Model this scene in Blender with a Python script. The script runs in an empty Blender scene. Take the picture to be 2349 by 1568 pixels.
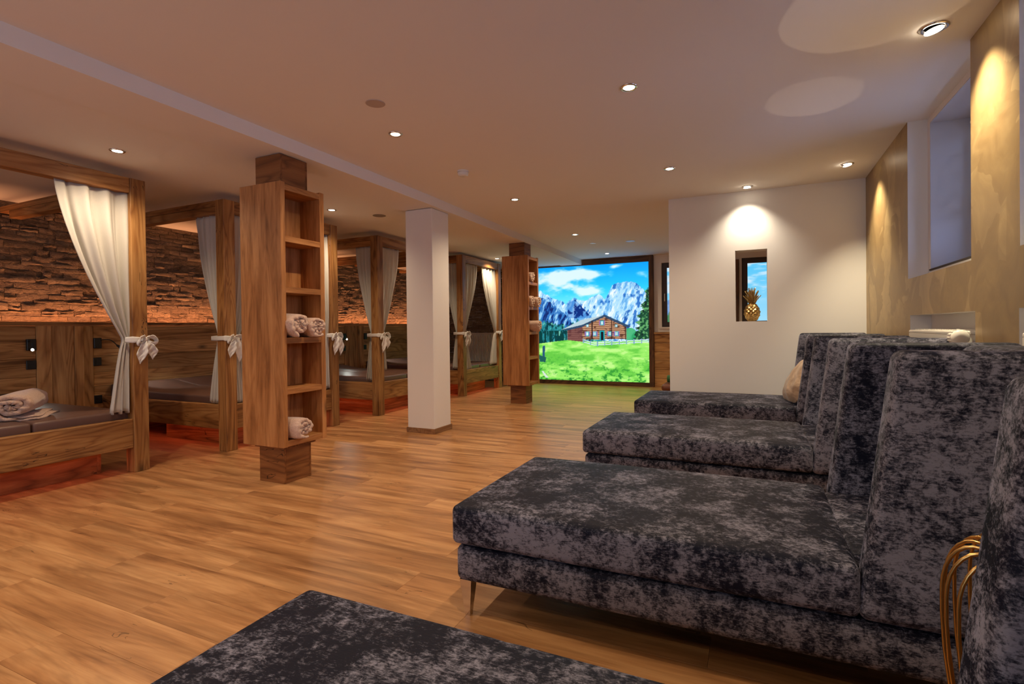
import bpy, bmesh, math, random
import numpy as np
from mathutils import Vector, Matrix, Euler
random.seed(7); rng = np.random.default_rng(7)
SC = bpy.context.scene
COL = SC.collection
PI = math.pi

# ------------------------------------------------------------------ camera, world, exposure
W_, H_ = 2349, 1568
F_PX, YAW, PITCH, ROLL, OY = 1192.89, -0.431476, -0.0079815, 0.0113633, -20.8
CAM_H = 1.15
def cam_axes():
    cy, sy, cp, sp = math.cos(YAW), math.sin(YAW), math.cos(PITCH), math.sin(PITCH)
    fwd = np.array([sy*cp, cy*cp, sp]); right = np.array([cy, -sy, 0.0]); down = np.cross(fwd, right)
    r = math.cos(ROLL)*right + math.sin(ROLL)*down
    d = -math.sin(ROLL)*right + math.cos(ROLL)*down
    return r, d, fwd
_r, _d, _f = cam_axes()
cam = bpy.data.objects.new('camera', bpy.data.cameras.new('camera'))
COL.objects.link(cam)
m = Matrix.Identity(4)
for i in range(3):
    m[i][0] = _r[i]; m[i][1] = -_d[i]; m[i][2] = -_f[i]
m[2][3] = CAM_H
cam.matrix_world = m
cam.data.sensor_width = 36.0
cam.data.lens = 36.0*F_PX/W_
cam.data.shift_y = OY/W_
cam.data.clip_start = 0.02
SC.camera = cam

SC.view_settings.view_transform = 'Standard'
SC.view_settings.look = 'None'
SC.view_settings.gamma = 1.0
SC.view_settings.use_curve_mapping = False
SC.view_settings.exposure = -0.14
SC.cycles.use_denoising = True
SC.cycles.sample_clamp_indirect = 6.0
SC.cycles.max_bounces = 6
SC.cycles.use_adaptive_sampling = True
SC.cycles.adaptive_threshold = 0.09
SC.cycles.caustics_reflective = False
SC.cycles.caustics_refractive = False

world = bpy.data.worlds.new('dusk_sky'); SC.world = world; world.use_nodes = True
world.node_tree.nodes['Background'].inputs[0].default_value = (0.32, 0.42, 0.80, 1)
world.node_tree.nodes['Background'].inputs[1].default_value = 1.0

WARM = (1.0, 0.76, 0.50)
SPOT_W = 74.0          # room downlights
DAY_W = 13.0            # daylight through each window of the gold wall
SCREEN_E = 1.25        # backlit picture
LEDGE_W = 13.0          # orange strip behind the panelling ledge, per length
GLOW_W = 0.45           # red strips under the beds, per metre
REAR_W = 24.0          # soft daylight fill from the added windows behind the viewer

# ------------------------------------------------------------------ mesh helpers
def origin_of(o):
    v = Vector((0, 0, 0))
    while o is not None:
        v += o.location; o = o.parent
    return v
def tag(o, label=None, cat=None, group=None, kind=None):
    if label: o['label'] = label
    if cat: o['category'] = cat
    if group: o['group'] = group
    if kind: o['kind'] = kind
    return o
def empty(name, loc, label=None, cat=None, group=None, kind=None):
    o = bpy.data.objects.new(name, None); COL.objects.link(o); o.location = loc
    o.empty_display_size = 0.05
    return tag(o, label, cat, group, kind)
def mesh_from(name, verts, faces, smooth=False):
    me = bpy.data.meshes.new(name); me.from_pydata([tuple(v) for v in verts], [], faces); me.update()
    if smooth: me.shade_smooth()
    return me
def obj(name, vf, mat, parent=None, smooth=False, loc=None, auto=None):
    """vf in world coordinates; a child keeps its parent's origin, a top-level mesh sits at loc."""
    verts, faces = vf
    verts = np.asarray(verts, float)
    org = np.array(origin_of(parent)) if parent is not None else np.array(loc if loc is not None else (0, 0, 0))
    me = mesh_from(name, verts-org, faces, smooth or auto is not None)
    mats = mat if isinstance(mat, (list, tuple)) else [mat]
    for mm in mats: me.materials.append(mm)
    if auto is not None:
        bm = bmesh.new(); bm.from_mesh(me)
        for e in bm.edges:
            if len(e.link_faces) == 2 and e.calc_face_angle(0) > auto: e.smooth = False
        bm.to_mesh(me); bm.free()
    o = bpy.data.objects.new(name, me); COL.objects.link(o)
    if parent is not None: o.parent = parent
    elif loc is not None: o.location = loc
    return o
def join(*vfs):
    V, F = [], []
    for v, f in vfs:
        n = len(V); V.extend([tuple(p) for p in v]); F.extend([tuple(i+n for i in q) for q in f])
    return V, F
def box(x0, x1, y0, y1, z0, z1):
    v = [(x0,y0,z0),(x1,y0,z0),(x1,y1,z0),(x0,y1,z0),(x0,y0,z1),(x1,y0,z1),(x1,y1,z1),(x0,y1,z1)]
    return v, [(0,3,2,1),(4,5,6,7),(0,1,5,4),(1,2,6,5),(2,3,7,6),(3,0,4,7)]
def cbox(x0, x1, y0, y1, z0, z1, c=0.004):
    """box with chamfered edges"""
    bm = bmesh.new()
    v, f = box(x0, x1, y0, y1, z0, z1)
    vs = [bm.verts.new(p) for p in v]
    for q in f: bm.faces.new([vs[i] for i in q])
    c = min(c, 0.4*min(abs(x1-x0), abs(y1-y0), abs(z1-z0)))
    bmesh.ops.bevel(bm, geom=list(bm.edges), offset=c, segments=1, affect='EDGES')
    bm.verts.index_update()
    out = [tuple(p.co) for p in bm.verts], [tuple(p.index for p in q.verts) for q in bm.faces]
    bm.free(); return out
def softbox(x0, x1, y0, y1, z0, z1, r, n=(10, 10, 6), deform=None):
    """rounded box on a welded grid"""
    def ticks(a, b, k):
        rr = min(r, 0.49*(b-a))
        e = [a, a+rr*0.3, a+rr*0.65]
        mid = list(np.linspace(a+rr, b-rr, max(2, k)))
        return e + mid + [b-rr*0.65, b-rr*0.3, b]
    T = [ticks(x0, x1, n[0]), ticks(y0, y1, n[1]), ticks(z0, z1, n[2])]
    lo = np.array([x0, y0, z0]); hi = np.array([x1, y1, z1])
    rv = np.minimum(r, 0.49*(hi-lo))
    V, F, idx = [], [], {}
    def vid(p):
        k = tuple(np.round(p, 6))
        if k not in idx:
            q = np.clip(p, lo+rv, hi-rv); d = p-q
            L = np.linalg.norm(d/rv)
            if L > 1e-9: p = q + d/L
            idx[k] = len(V); V.append(p)
        return idx[k]
    for ax in range(3):
        a, b = (ax+1) % 3, (ax+2) % 3
        for side in (0, 1):
            val = T[ax][-1] if side else T[ax][0]
            for i in range(len(T[a])-1):
                for j in range(len(T[b])-1):
                    q = []
                    for (ii, jj) in ((i,j),(i+1,j),(i+1,j+1),(i,j+1)):
                        p = np.zeros(3); p[ax] = val; p[a] = T[a][ii]; p[b] = T[b][jj]
                        q.append(vid(p))
                    F.append(tuple(q if side else q[::-1]))
    V = np.array(V)
    if deform is not None: V = deform(V)
    return V, F
def lathe(prof, c, seg=24, axis='z'):
    V, F = [], []
    for (r, h) in prof:
        for k in range(seg):
            a = 2*PI*k/seg
            if axis == 'z': V.append((c[0]+r*math.cos(a), c[1]+r*math.sin(a), c[2]+h))
            elif axis == 'x': V.append((c[0]+h, c[1]+r*math.cos(a), c[2]+r*math.sin(a)))
            else: V.append((c[0]+r*math.cos(a), c[1]+h, c[2]+r*math.sin(a)))
    for i in range(len(prof)-1):
        for k in range(seg):
            k2 = (k+1) % seg
            F.append((i*seg+k, i*seg+k2, (i+1)*seg+k2, (i+1)*seg+k))
    F.append(tuple(range(seg))[::-1]); F.append(tuple((len(prof)-1)*seg+k for k in range(seg)))
    return V, F
def tube(pts, r, seg=8, cap=True):
    P = [Vector(p) for p in pts]; V, F = [], []
    rs = r if isinstance(r, (list, tuple)) else [r]*len(P)
    t0 = (P[1]-P[0]).normalized()
    up = Vector((0, 0, 1)) if abs(t0.z) < 0.9 else Vector((1, 0, 0))
    n = (up - t0*up.dot(t0)).normalized()
    for i, p in enumerate(P):
        a = P[max(i-1, 0)]; b = P[min(i+1, len(P)-1)]
        t = (b-a).normalized(); n = (n - t*n.dot(t)).normalized(); bn = t.cross(n)
        for k in range(seg):
            an = 2*PI*k/seg
            V.append(p + (n*math.cos(an)+bn*math.sin(an))*rs[i])
    for i in range(len(P)-1):
        for k in range(seg):
            k2 = (k+1) % seg
            F.append((i*seg+k, i*seg+k2, (i+1)*seg+k2, (i+1)*seg+k))
    if cap:
        F.append(tuple(range(seg))[::-1]); F.append(tuple((len(P)-1)*seg+k for k in range(seg)))
    return V, F
def grid_faces(nu, nv):
    return [(i*nv+j, (i+1)*nv+j, (i+1)*nv+j+1, i*nv+j+1) for i in range(nu-1) for j in range(nv-1)]
def solid_sheet(P, th):
    """P: (nu,nv,3) array -> closed thin solid"""
    nu, nv, _ = P.shape
    du = np.gradient(P, axis=0); dv = np.gradient(P, axis=1)
    nrm = np.cross(du, dv); nrm /= (np.linalg.norm(nrm, axis=2, keepdims=True)+1e-12)
    A = (P+nrm*th/2).reshape(-1, 3); B = (P-nrm*th/2).reshape(-1, 3); n = nu*nv
    F = grid_faces(nu, nv)
    F = F + [tuple(n+i for i in q[::-1]) for q in F]
    rim = [i*nv for i in range(nu)] + [(nu-1)*nv+j for j in range(1, nv)] + [i*nv+nv-1 for i in range(nu-2, -1, -1)] + [j for j in range(nv-2, 0, -1)]
    for a, b in zip(rim, rim[1:]+rim[:1]): F.append((a, n+a, n+b, b))
    return np.concatenate([A, B]), F
def copy_tree(o, parent=None):
    c = o.copy(); COL.objects.link(c)
    if parent is not None: c.parent = parent
    for ch in list(o.children): copy_tree(ch, c)
    return c
def proj(p):
    v = np.array(p)-np.array([0, 0, CAM_H])
    z = float(v@_f)
    return (W_/2+F_PX*float(v@_r)/z, H_/2+OY+F_PX*float(v@_d)/z, z)

# ------------------------------------------------------------------ material helpers
def lin(*c):
    return tuple(((x/255)/12.92 if x/255 <= 0.04045 else ((x/255+0.055)/1.055)**2.4) for x in c)
class G:
    def __init__(s, name):
        s.m = bpy.data.materials.new(name); s.m.use_nodes = True; s.t = s.m.node_tree; s.t.nodes.clear()
        s.out = s.t.nodes.new('ShaderNodeOutputMaterial')
    def n(s, kind, ins=None, **props):
        nd = s.t.nodes.new(kind)
        for k, v in props.items(): setattr(nd, k, v)
        for k, v in (ins or {}).items():
            sk = nd.inputs[k]
            if isinstance(v, bpy.types.NodeSocket): s.t.links.new(v, sk)
            else:
                if sk.type == 'RGBA' and len(v) == 3: v = (*v, 1)
                sk.default_value = v
        return nd
    def math(s, op, a, b=0.0, clamp=False):
        return s.n('ShaderNodeMath', {0: a, 1: b}, operation=op, use_clamp=clamp).outputs[0]
    def vmath(s, op, a, b):
        return s.n('ShaderNodeVectorMath', {0: a, 1: b}, operation=op).outputs[0]
    def noise(s, vec, scale, detail=4, rough=0.55, dist=0.0):
        return s.n('ShaderNodeTexNoise', {'Vector': vec, 'Scale': scale, 'Detail': detail, 'Roughness': rough, 'Distortion': dist})
    def ramp(s, fac, stops, interp='LINEAR'):
        r = s.n('ShaderNodeValToRGB', {0: fac}); cr = r.color_ramp; cr.interpolation = interp
        while len(cr.elements) < len(stops): cr.elements.new(0.5)
        for e, (p, c) in zip(cr.elements, stops):
            e.position = p; e.color = (*c, 1) if len(c) == 3 else c
        return r.outputs[0]
    def mix(s, fac, a, b, mode='MIX'):
        r = s.n('ShaderNodeMix', {0: fac, 6: a, 7: b}, data_type='RGBA', blend_type=mode)
        return r.outputs[2]
    def rnd(s):
        return s.n('ShaderNodeObjectInfo').outputs['Random']
    def objco(s, rand=True):
        tc = s.n('ShaderNodeTexCoord').outputs['Object']
        if not rand: return tc
        r = s.rnd()
        off = s.n('ShaderNodeCombineXYZ', {0: s.math('MULTIPLY', r, 13.7), 1: s.math('MULTIPLY', r, 29.3), 2: s.math('MULTIPLY', r, 7.9)}).outputs[0]
        return s.vmath('ADD', tc, off)
    def bsdf(s, **kw):
        ins = {k.replace('_', ' '): v for k, v in kw.items()}
        b = s.n('ShaderNodeBsdfPrincipled', ins)
        s.t.links.new(b.outputs[0], s.out.inputs[0]); return b
    def bump(s, h, strength=0.2, dist=0.01):
        return s.n('ShaderNodeBump', {'Strength': strength, 'Distance': dist, 'Height': h}).outputs[0]

def plain(name, col, rough=0.5, metal=0.0, spec=0.5, bump=None):
    g = G(name); kw = dict(Base_Color=col, Roughness=rough, Metallic=metal)
    kw['Specular_IOR_Level'] = spec
    co = g.objco()
    v = g.noise(co, 6, 3).outputs[0]
    c = g.mix(g.math('MULTIPLY', v, 0.12), col, tuple(x*0.75 for x in col))
    kw['Base_Color'] = c
    if bump: kw['Normal'] = g.bump(g.noise(co, bump[0], 6).outputs[0], bump[1], 0.005)
    g.bsdf(**kw); return g.m
def emit(name, col, strength):
    g = G(name); e = g.n('ShaderNodeEmission', {0: col, 1: strength}); g.t.links.new(e.outputs[0], g.out.inputs[0]); return g.m

def wood(name, axis, dark, mid, light, rough=0.5, grain=11.0, knots=0.5, cracks=0.0, tint=0.25, bump=0.12, stain=0.0, ringw=0.35, crackmix=0.85, stretch=0.2):
    g = G(name)
    co = g.objco()
    sc = [1.0, 1.0, 1.0]; sc[axis] = 0.1
    p = g.vmath('MULTIPLY', co, tuple(sc))
    wn = g.noise(p, 3.0, 2).outputs['Color']
    p2 = g.vmath('ADD', p, g.vmath('MULTIPLY', g.vmath('SUBTRACT', wn, (0.5, 0.5, 0.5)), (0.12, 0.12, 0.12)))
    gr = g.noise(p2, grain, 4, 0.62, 0.4).outputs[0]
    wv = g.n('ShaderNodeTexNoise', {'Vector': p2, 'Scale': 4.2, 'Detail': 2.0, 'Distortion': 0.6}).outputs[0]
    rings = g.math('ABSOLUTE', g.math('SINE', g.math('MULTIPLY', wv, 44.0)))
    sf = [1.0, 1.0, 1.0]; sf[axis] = 0.02
    fine = g.noise(g.vmath('MULTIPLY', co, tuple(sf)), 190.0, 2, 0.6).outputs[0]
    f = g.math('ADD', g.math('MULTIPLY', gr, 0.9-ringw*0.5), g.math('ADD', g.math('MULTIPLY', rings, ringw*0.5), g.math('MULTIPLY', fine, 0.18)))
    c = g.ramp(f, [(0.34, dark), (0.52, mid), (0.72, light)])
    tone = g.math('MULTIPLY', g.math('SUBTRACT', g.rnd(), 0.5), tint)
    hsv = g.n('ShaderNodeHueSaturation', {'Color': c, 'Value': g.math('ADD', 1.0, tone), 'Hue': 0.5, 'Saturation': 1.0})
    c = hsv.outputs[0]
    sk = [1.0, 1.0, 1.0]; sk[axis] = 0.45
    if knots > 0:
        vor = g.n('ShaderNodeTexVoronoi', {'Vector': g.vmath('MULTIPLY', g.vmath('ADD', co, g.vmath('MULTIPLY', wn, (0.06, 0.06, 0.06))), tuple(sk)), 'Scale': 3.2, 'Randomness': 1.0})
        pick = g.math('GREATER_THAN', g.n('ShaderNodeSeparateColor', {0: vor.outputs['Color']}).outputs[0], 1.0-knots)
        kn = g.math('MULTIPLY', g.ramp(vor.outputs['Distance'], [(0.02, (1, 1, 1)), (0.13, (0, 0, 0))]), pick)
        c = g.mix(g.math('MULTIPLY', kn, 0.8), c, tuple(x*0.25 for x in dark))
    if cracks > 0:
        q = [3.0, 3.0, 3.0]; q[axis] = 0.5
        cv = g.noise(g.vmath('MULTIPLY', co, tuple(q)), 2.2, 3, 0.6, 1.2).outputs[0]
        line = g.math('LESS_THAN', g.math('ABSOLUTE', g.math('SUBTRACT', cv, 0.5)), 0.0045)
        mk = g.math('GREATER_THAN', g.noise(g.vmath('MULTIPLY', co, (1.3, 1.3, 1.3)), 2.0, 2).outputs[0], 1.0-cracks)
        c = g.mix(g.math('MULTIPLY', g.math('MULTIPLY', line, mk), crackmix), c, tuple(x*0.12 for x in dark))
    if stain > 0:
        ss = [1.0, 1.0, 1.0]; ss[axis] = stretch
        sn = g.noise(g.vmath('MULTIPLY', co, tuple(ss)), 7.0, 4, 0.66, 0.7).outputs[0]
        c = g.mix(stain, c, g.mix(1.0, c, g.ramp(sn, [(0.36, (0.52, 0.47, 0.43)), (0.56, (1, 1, 1))]), 'MULTIPLY'))
    kw = dict(Base_Color=c, Roughness=g.math('ADD', rough-0.08, g.math('MULTIPLY', gr, 0.16)), Specular_IOR_Level=0.4)
    if bump > 0.08: kw['Normal'] = g.bump(fine, bump, 0.004)
    g.bsdf(**kw)
    return g.m

OAK = [wood('rustic_oak_%s' % a, i, lin(98,60,28), lin(148,100,54), lin(182,136,82), 0.5, 9, 0.35, 0.42, stain=0.5) for i, a in enumerate('xyz')]
CLAD = [wood('dark_oak_%s' % a, i, lin(72,40,18), lin(118,72,36), lin(150,98,54), 0.45, 8, 0.3, 0.42) for i, a in enumerate('xyz')]
SHELFW = [wood('shelf_oak_%s' % a, i, lin(122,76,38), lin(170,114,64), lin(196,140,86), 0.45, 20, 0.2, 0.0, 0.1, 0.06, stain=0.35, ringw=0.15) for i, a in enumerate('xyz')]
OLDW = [wood('old_spruce_%s' % a, i, lin(130,88,48), lin(188,138,82), lin(216,170,110), 0.6, 8, 0.4, 0.25, 0.35, stain=0.5, ringw=0.4) for i, a in enumerate('xyz')]
FRAMEW = [wood('burnt_frame_%s' % a, i, lin(44,28,16), lin(84,56,34), lin(116,80,50), 0.55, 9, 0.3, 0.3) for i, a in enumerate('xyz')]
FLOORM = wood('laminate_plank', 0, lin(134,90,56), lin(174,125,80), lin(200,153,104), 0.36, 10, 0.16, 0.36, 0.12, 0.04, stain=0.85, ringw=0.12, crackmix=0.5, stretch=0.13)

def paint(name, col, rough=0.85):
    g = G(name); co = g.n('ShaderNodeTexCoord').outputs['Object']
    v = g.noise(co, 2.0, 2).outputs[0]
    c = g.mix(g.math('MULTIPLY', v, 0.1), col, tuple(x*0.9 for x in col))
    g.bsdf(Base_Color=c, Roughness=rough, Specular_IOR_Level=0.25)
    return g.m
WHITE = paint('white_wall_paint', (0.83, 0.80, 0.76))
CEILM = paint('ceiling_paint', (0.86, 0.82, 0.77))
GLOSSW = plain('glossy_white_board', (0.60, 0.60, 0.64), 0.1)
ENAMEL = plain('white_enamel', (0.80, 0.76, 0.68), 0.3)
def plaster():
    g = G('gold_trowel_plaster'); co = g.n('ShaderNodeTexCoord').outputs['Object']
    wv = g.noise(co, 1.6, 3, 0.5, 1.5)
    p = g.vmath('ADD', co, g.vmath('MULTIPLY', wv.outputs['Color'], (0.5, 0.5, 0.5)))
    cells = g.n('ShaderNodeTexVoronoi', {'Vector': g.vmath('MULTIPLY', p, (1, 1.0, 0.55)), 'Scale': 3.2}, feature='F1')
    cc = g.n('ShaderNodeSeparateColor', {0: cells.outputs['Color']}).outputs[0]
    streak = g.noise(p, 2.6, 5, 0.62, 1.8).outputs[0]
    f = g.math('ADD', g.math('MULTIPLY', cc, 0.3), g.math('MULTIPLY', streak, 0.7))
    c = g.ramp(f, [(0.25, lin(134,108,72)), (0.5, lin(156,130,90)), (0.75, lin(184,158,114))])
    g.bsdf(Base_Color=c, Roughness=g.math('ADD', 0.34, g.math('MULTIPLY', streak, 0.16)), Metallic=0.25, Normal=g.bump(streak, 0.12, 0.004))
    return g.m
PLASTER = plaster()
def stone():
    g = G('ledge_stone'); co = g.objco()
    r = g.rnd(); at = g.n('ShaderNodeAttribute', attribute_name='rnd').outputs['Fac']
    rr = g.math('FRACT', g.math('ADD', r, at))
    base = g.ramp(rr, [(0.0, lin(112,96,80)), (0.3, lin(146,126,104)), (0.55, lin(128,112,98)), (0.8, lin(166,146,122)), (1.0, lin(120,104,90))])
    n1 = g.noise(g.vmath('MULTIPLY', co, (1, 1, 1.6)), 16, 5, 0.7, 1.2).outputs[0]
    n2 = g.noise(co, 70, 2, 0.65).outputs[0]
    c = g.mix(0.8, base, g.ramp(n1, [(0.32, (0.42, 0.39, 0.36)), (0.5, (0.85, 0.83, 0.8)), (0.7, (1.15, 1.1, 1.05))]), 'MULTIPLY')
    h = g.math('ADD', n1, g.math('MULTIPLY', n2, 0.35))
    g.bsdf(Base_Color=c, Roughness=0.88, Normal=g.bump(h, 1.0, 0.03))
    return g.m
STONE = stone()
def velvet(name, dark, lightc, sheen_t):
    g = G(name); co = g.objco()
    n1 = g.noise(co, 6.5, 4, 0.62, 0.4).outputs[0]
    n2 = g.noise(co, 40.0, 5, 0.8, 0.4).outputs[0]
    n3 = g.noise(g.vmath('MULTIPLY', co, (0.3, 1.0, 1.0)), 210.0, 2, 0.7).outputs[0]
    f = g.math('ADD', g.math('MULTIPLY', n1, 0.34), g.math('ADD', g.math('MULTIPLY', n2, 0.44), g.math('MULTIPLY', n3, 0.22)))
    # velvet's shading by facing painted in: level faces darker, upright ones lighter
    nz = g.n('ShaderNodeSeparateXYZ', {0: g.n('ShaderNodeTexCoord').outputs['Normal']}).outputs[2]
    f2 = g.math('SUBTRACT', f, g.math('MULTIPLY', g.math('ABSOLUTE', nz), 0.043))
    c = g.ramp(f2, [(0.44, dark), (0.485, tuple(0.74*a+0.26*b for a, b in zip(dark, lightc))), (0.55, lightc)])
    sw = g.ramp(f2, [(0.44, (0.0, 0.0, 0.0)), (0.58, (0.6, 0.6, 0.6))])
    g.bsdf(Base_Color=c, Roughness=0.55, Specular_IOR_Level=0.12, Sheen_Weight=sw, Sheen_Roughness=0.4,
           Sheen_Tint=sheen_t, Normal=g.bump(n3, 0.15, 0.004))
    return g.m
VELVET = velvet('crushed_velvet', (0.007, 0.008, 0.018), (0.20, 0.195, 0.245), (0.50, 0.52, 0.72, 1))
def leather(name, col, rough=0.42):
    g = G(name); co = g.objco()
    v = g.n('ShaderNodeTexVoronoi', {'Vector': co, 'Scale': 380.0}).outputs['Distance']
    n = g.noise(co, 5, 4).outputs[0]
    c = g.mix(g.math('MULTIPLY', n, 0.4), col, tuple(x*0.7 for x in col))
    g.bsdf(Base_Color=c, Roughness=rough, Normal=g.bump(v, 0.06, 0.002)); return g.m
LEATHER = leather('taupe_leatherette', lin(104,78,70), 0.36)
BROWNL = leather('brown_leather', lin(112,66,44))
def cloth(name, col, scale, rough=0.9, trans=0.0, clear=0.0, bump=0.2):
    g = G(name); co = g.objco()
    wx = g.noise(g.vmath('MULTIPLY', co, (1, 1, 8)), scale, 2).outputs[0]
    wz = g.noise(g.vmath('MULTIPLY', co, (8, 8, 1)), scale, 2).outputs[0]
    w = g.math('ADD', g.math('MULTIPLY', wx, 0.5), g.math('MULTIPLY', wz, 0.5))
    c = g.mix(w, tuple(x*0.86 for x in col), col)
    b = g.bump(w, bump, 0.002)
    d = g.n('ShaderNodeBsdfPrincipled', {'Base Color': c, 'Roughness': rough, 'Sheen Weight': 0.2, 'Normal': b, 'Specular IOR Level': 0.2})
    sh = d.outputs[0]
    if trans:
        t = g.n('ShaderNodeBsdfTranslucent', {'Color': c}); sh = g.n('ShaderNodeMixShader', {0: trans, 1: sh, 2: t.outputs[0]}).outputs[0]
    if clear:
        t = g.n('ShaderNodeBsdfTransparent', {'Color': (1, 1, 1)}); sh = g.n('ShaderNodeMixShader', {0: clear, 1: sh, 2: t.outputs[0]}).outputs[0]
    g.t.links.new(sh, g.out.inputs[0]); return g.m
SHEER = cloth('sheer_white_linen', (0.86, 0.84, 0.79), 60, 0.9, 0.38, 0.06)
BOWM = cloth('white_voile', (0.94, 0.92, 0.88), 60, 0.9, 0.15, 0.0)
def terry():
    g = G('fleece_towel'); co = g.objco()
    n = g.noise(co, 90, 3, 0.7).outputs[0]
    c = g.ramp(n, [(0.3, lin(196,162,140)), (0.7, lin(226,196,174))])
    g.bsdf(Base_Color=c, Roughness=0.95, Sheen_Weight=0.5, Sheen_Roughness=0.5, Normal=g.bump(n, 0.5, 0.006)); return g.m
TERRY = terry()
GOLD = plain('brushed_gold', (0.72, 0.46, 0.16), 0.28, 1.0)
PINEG = plain('antique_gold', (0.55, 0.36, 0.13), 0.33, 1.0)
STEEL = plain('polished_steel', (0.75, 0.72, 0.70), 0.12, 1.0)
MIRROR = plain('bronze_mirror', (0.7, 0.66, 0.6), 0.05, 1.0)
BLACK = plain('black_plastic', (0.012, 0.012, 0.012), 0.4)
DARKM = plain('dark_underside', (0.03, 0.02, 0.015), 0.7)
BROWNF = plain('brown_window_frame', lin(62,46,34), 0.45)
CHROME = plain('satin_nickel', (0.7, 0.68, 0.64), 0.25, 1.0)
SKIRT = wood('skirting_walnut', 1, lin(110,78,50), lin(140,100,66), lin(160,120,82), 0.5, 10, 0)
GREENF = cloth('green_fabric', lin(60,110,70), 40)
LAMPE = emit('lamp_glow', (1.0, 0.86, 0.66), 26.0)
LEDW = emit('reading_led', (0.92, 1.0, 0.90), 60.0)
LEDO = emit('orange_led', (1.0, 0.36, 0.13), 3.0)
LEDR = emit('red_led', (1.0, 0.16, 0.07), 2.0)
def glass():
    g = G('window_glass')
    t = g.n('ShaderNodeBsdfTransparent', {0: (0.93, 0.96, 1.0)}); s = g.n('ShaderNodeBsdfGlossy', {'Color': (1, 1, 1), 'Roughness': 0.02})
    fr = g.n('ShaderNodeFresnel', {0: 1.45}).outputs[0]
    mx = g.n('ShaderNodeMixShader', {0: fr, 1: t.outputs[0], 2: s.outputs[0]}); g.t.links.new(mx.outputs[0], g.out.inputs[0]); return g.m
GLASS = glass()
def vcol_emit(name, strength):
    g = G(name); a = g.n('ShaderNodeAttribute', attribute_name='print')
    e = g.n('ShaderNodeEmission', {0: a.outputs['Color'], 1: strength})
    gl = g.n('ShaderNodeBsdfGlossy', {'Color': (1, 1, 1), 'Roughness': 0.25})
    mx = g.n('ShaderNodeMixShader', {0: 0.03, 1: e.outputs[0], 2: gl.outputs[0]}); g.t.links.new(mx.outputs[0], g.out.inputs[0]); return g.m
PRINT = vcol_emit('backlit_print', SCREEN_E); PRINT.cycles.emission_sampling = 'NONE'   # large and dim: found well enough by bounced rays

def add_light(name, kind, loc, parent, power, color, rot=(0, 0, 0), **kw):
    L = bpy.data.lights.new(name, kind); L.energy = power; L.color = color
    for k, v in kw.items(): setattr(L, k, v)
    o = bpy.data.objects.new(name, L); COL.objects.link(o)
    o.rotation_euler = rot
    if parent is not None: o.parent = parent; o.location = Vector(loc)-origin_of(parent)
    else: o.location = loc
    return o
# ------------------------------------------------------------------ STRUCTURE
XR, XL, YF, YB = 1.02, -6.87, -2.2, 10.25      # gold wall, stone wall, wall behind the camera, picture wall
ZH, ZS, ZL = 2.59, 2.49, 2.505                 # high ceiling, beam soffit, low ceiling
def drop(y): return 0.0105*max(0.0, y-4.8)     # the ceiling falls slightly towards the picture wall
def slab(x0, x1, z, top=2.85):
    ys = [YF-0.1, 4.8, YB+0.2]; V, F = [], []
    for y in ys:
        zz = z-drop(y); V += [(x0, y, zz), (x1, y, zz), (x1, y, top), (x0, y, top)]
    for i in (0, 1):
        a = 4*i; b = a+4
        for k in range(4):
            k2 = (k+1) % 4; F.append((a+k, b+k, b+k2, a+k2))
    F.append((0, 1, 2, 3)); F.append((11, 10, 9, 8))
    return V, F
ceil = tag(obj('ceiling', join(slab(-3.14, 1.7, ZH), slab(-6.95, -3.5, ZL)), CEILM), kind='structure')
tag(ceil, 'plain warm white ceiling with a downstand step along its middle')
obj('beam', slab(-3.555, -3.12, ZS, 2.84), CEILM, ceil)

# floor: sub-floor + planks running from the beds to the chaises
floor = tag(obj('floor', box(-6.95, 1.7, YF-0.1, YB+0.2, -0.12, -0.012), DARKM), kind='structure')
tag(floor, 'warm honey oak laminate floor laid in long planks')
PW, PL = 0.193, 1.29
def plank_vf(x0, x1, y0, y1):
    e = 0.0002; c = 0.0006
    v = [(x0+e,y0+e,-0.012),(x1-e,y0+e,-0.012),(x1-e,y1-e,-0.012),(x0+e,y1-e,-0.012),
         (x0+e,y0+e,-c),(x1-e,y0+e,-c),(x1-e,y1-e,-c),(x0+e,y1-e,-c),
         (x0+e+c,y0+e+c,0),(x1-e-c,y0+e+c,0),(x1-e-c,y1-e-c,0),(x0+e+c,y1-e-c,0)]
    f = [(8,9,10,11)]+[(4+k,4+(k+1)%4,8+(k+1)%4,8+k) for k in range(4)]+[(k,(k+1)%4,4+(k+1)%4,4+k) for k in range(4)]
    return v, f
planks = []
row = 0; y = YF
while y < YB:
    off = (row*0.47) % 1.0*PL + random.uniform(-0.12, 0.12)
    x = XL-off
    while x < 1.5:
        a, b = max(x, XL), min(x+PL, XR+0.1 if y < YB else XR)
        if b-a > 0.03: planks.append((a, b, y, min(y+PW, YB)))
        x += PL
    y += PW; row += 1
def seen_size(p):
    cx, cy = (p[0]+p[1])/2, (p[2]+p[3])/2
    if cy < 0.5: return -1
    u, v, z = proj((cx, cy, 0))
    if z < 0.3 or u < -150 or u > 2349 or v > 1800: return -1
    if cx > -1.05 and not (1.05 < cy < 1.8): return 0.001/z
    return (p[1]-p[0])/z**2
planks.sort(key=seen_size, reverse=True)
fl_cache = {}
for k, p in enumerate(planks[:298]):
    key = (round(p[1]-p[0], 3), round(p[3]-p[2], 3))
    cx, cy = (p[0]+p[1])/2, (p[2]+p[3])/2
    if key not in fl_cache:
        me = mesh_from('plank', *plank_vf(-key[0]/2, key[0]/2, -key[1]/2, key[1]/2)); me.materials.append(FLOORM); fl_cache[key] = me
    o = bpy.data.objects.new('plank', fl_cache[key]); COL.objects.link(o); o.parent = floor; o.location = (cx, cy, 0)
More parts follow.
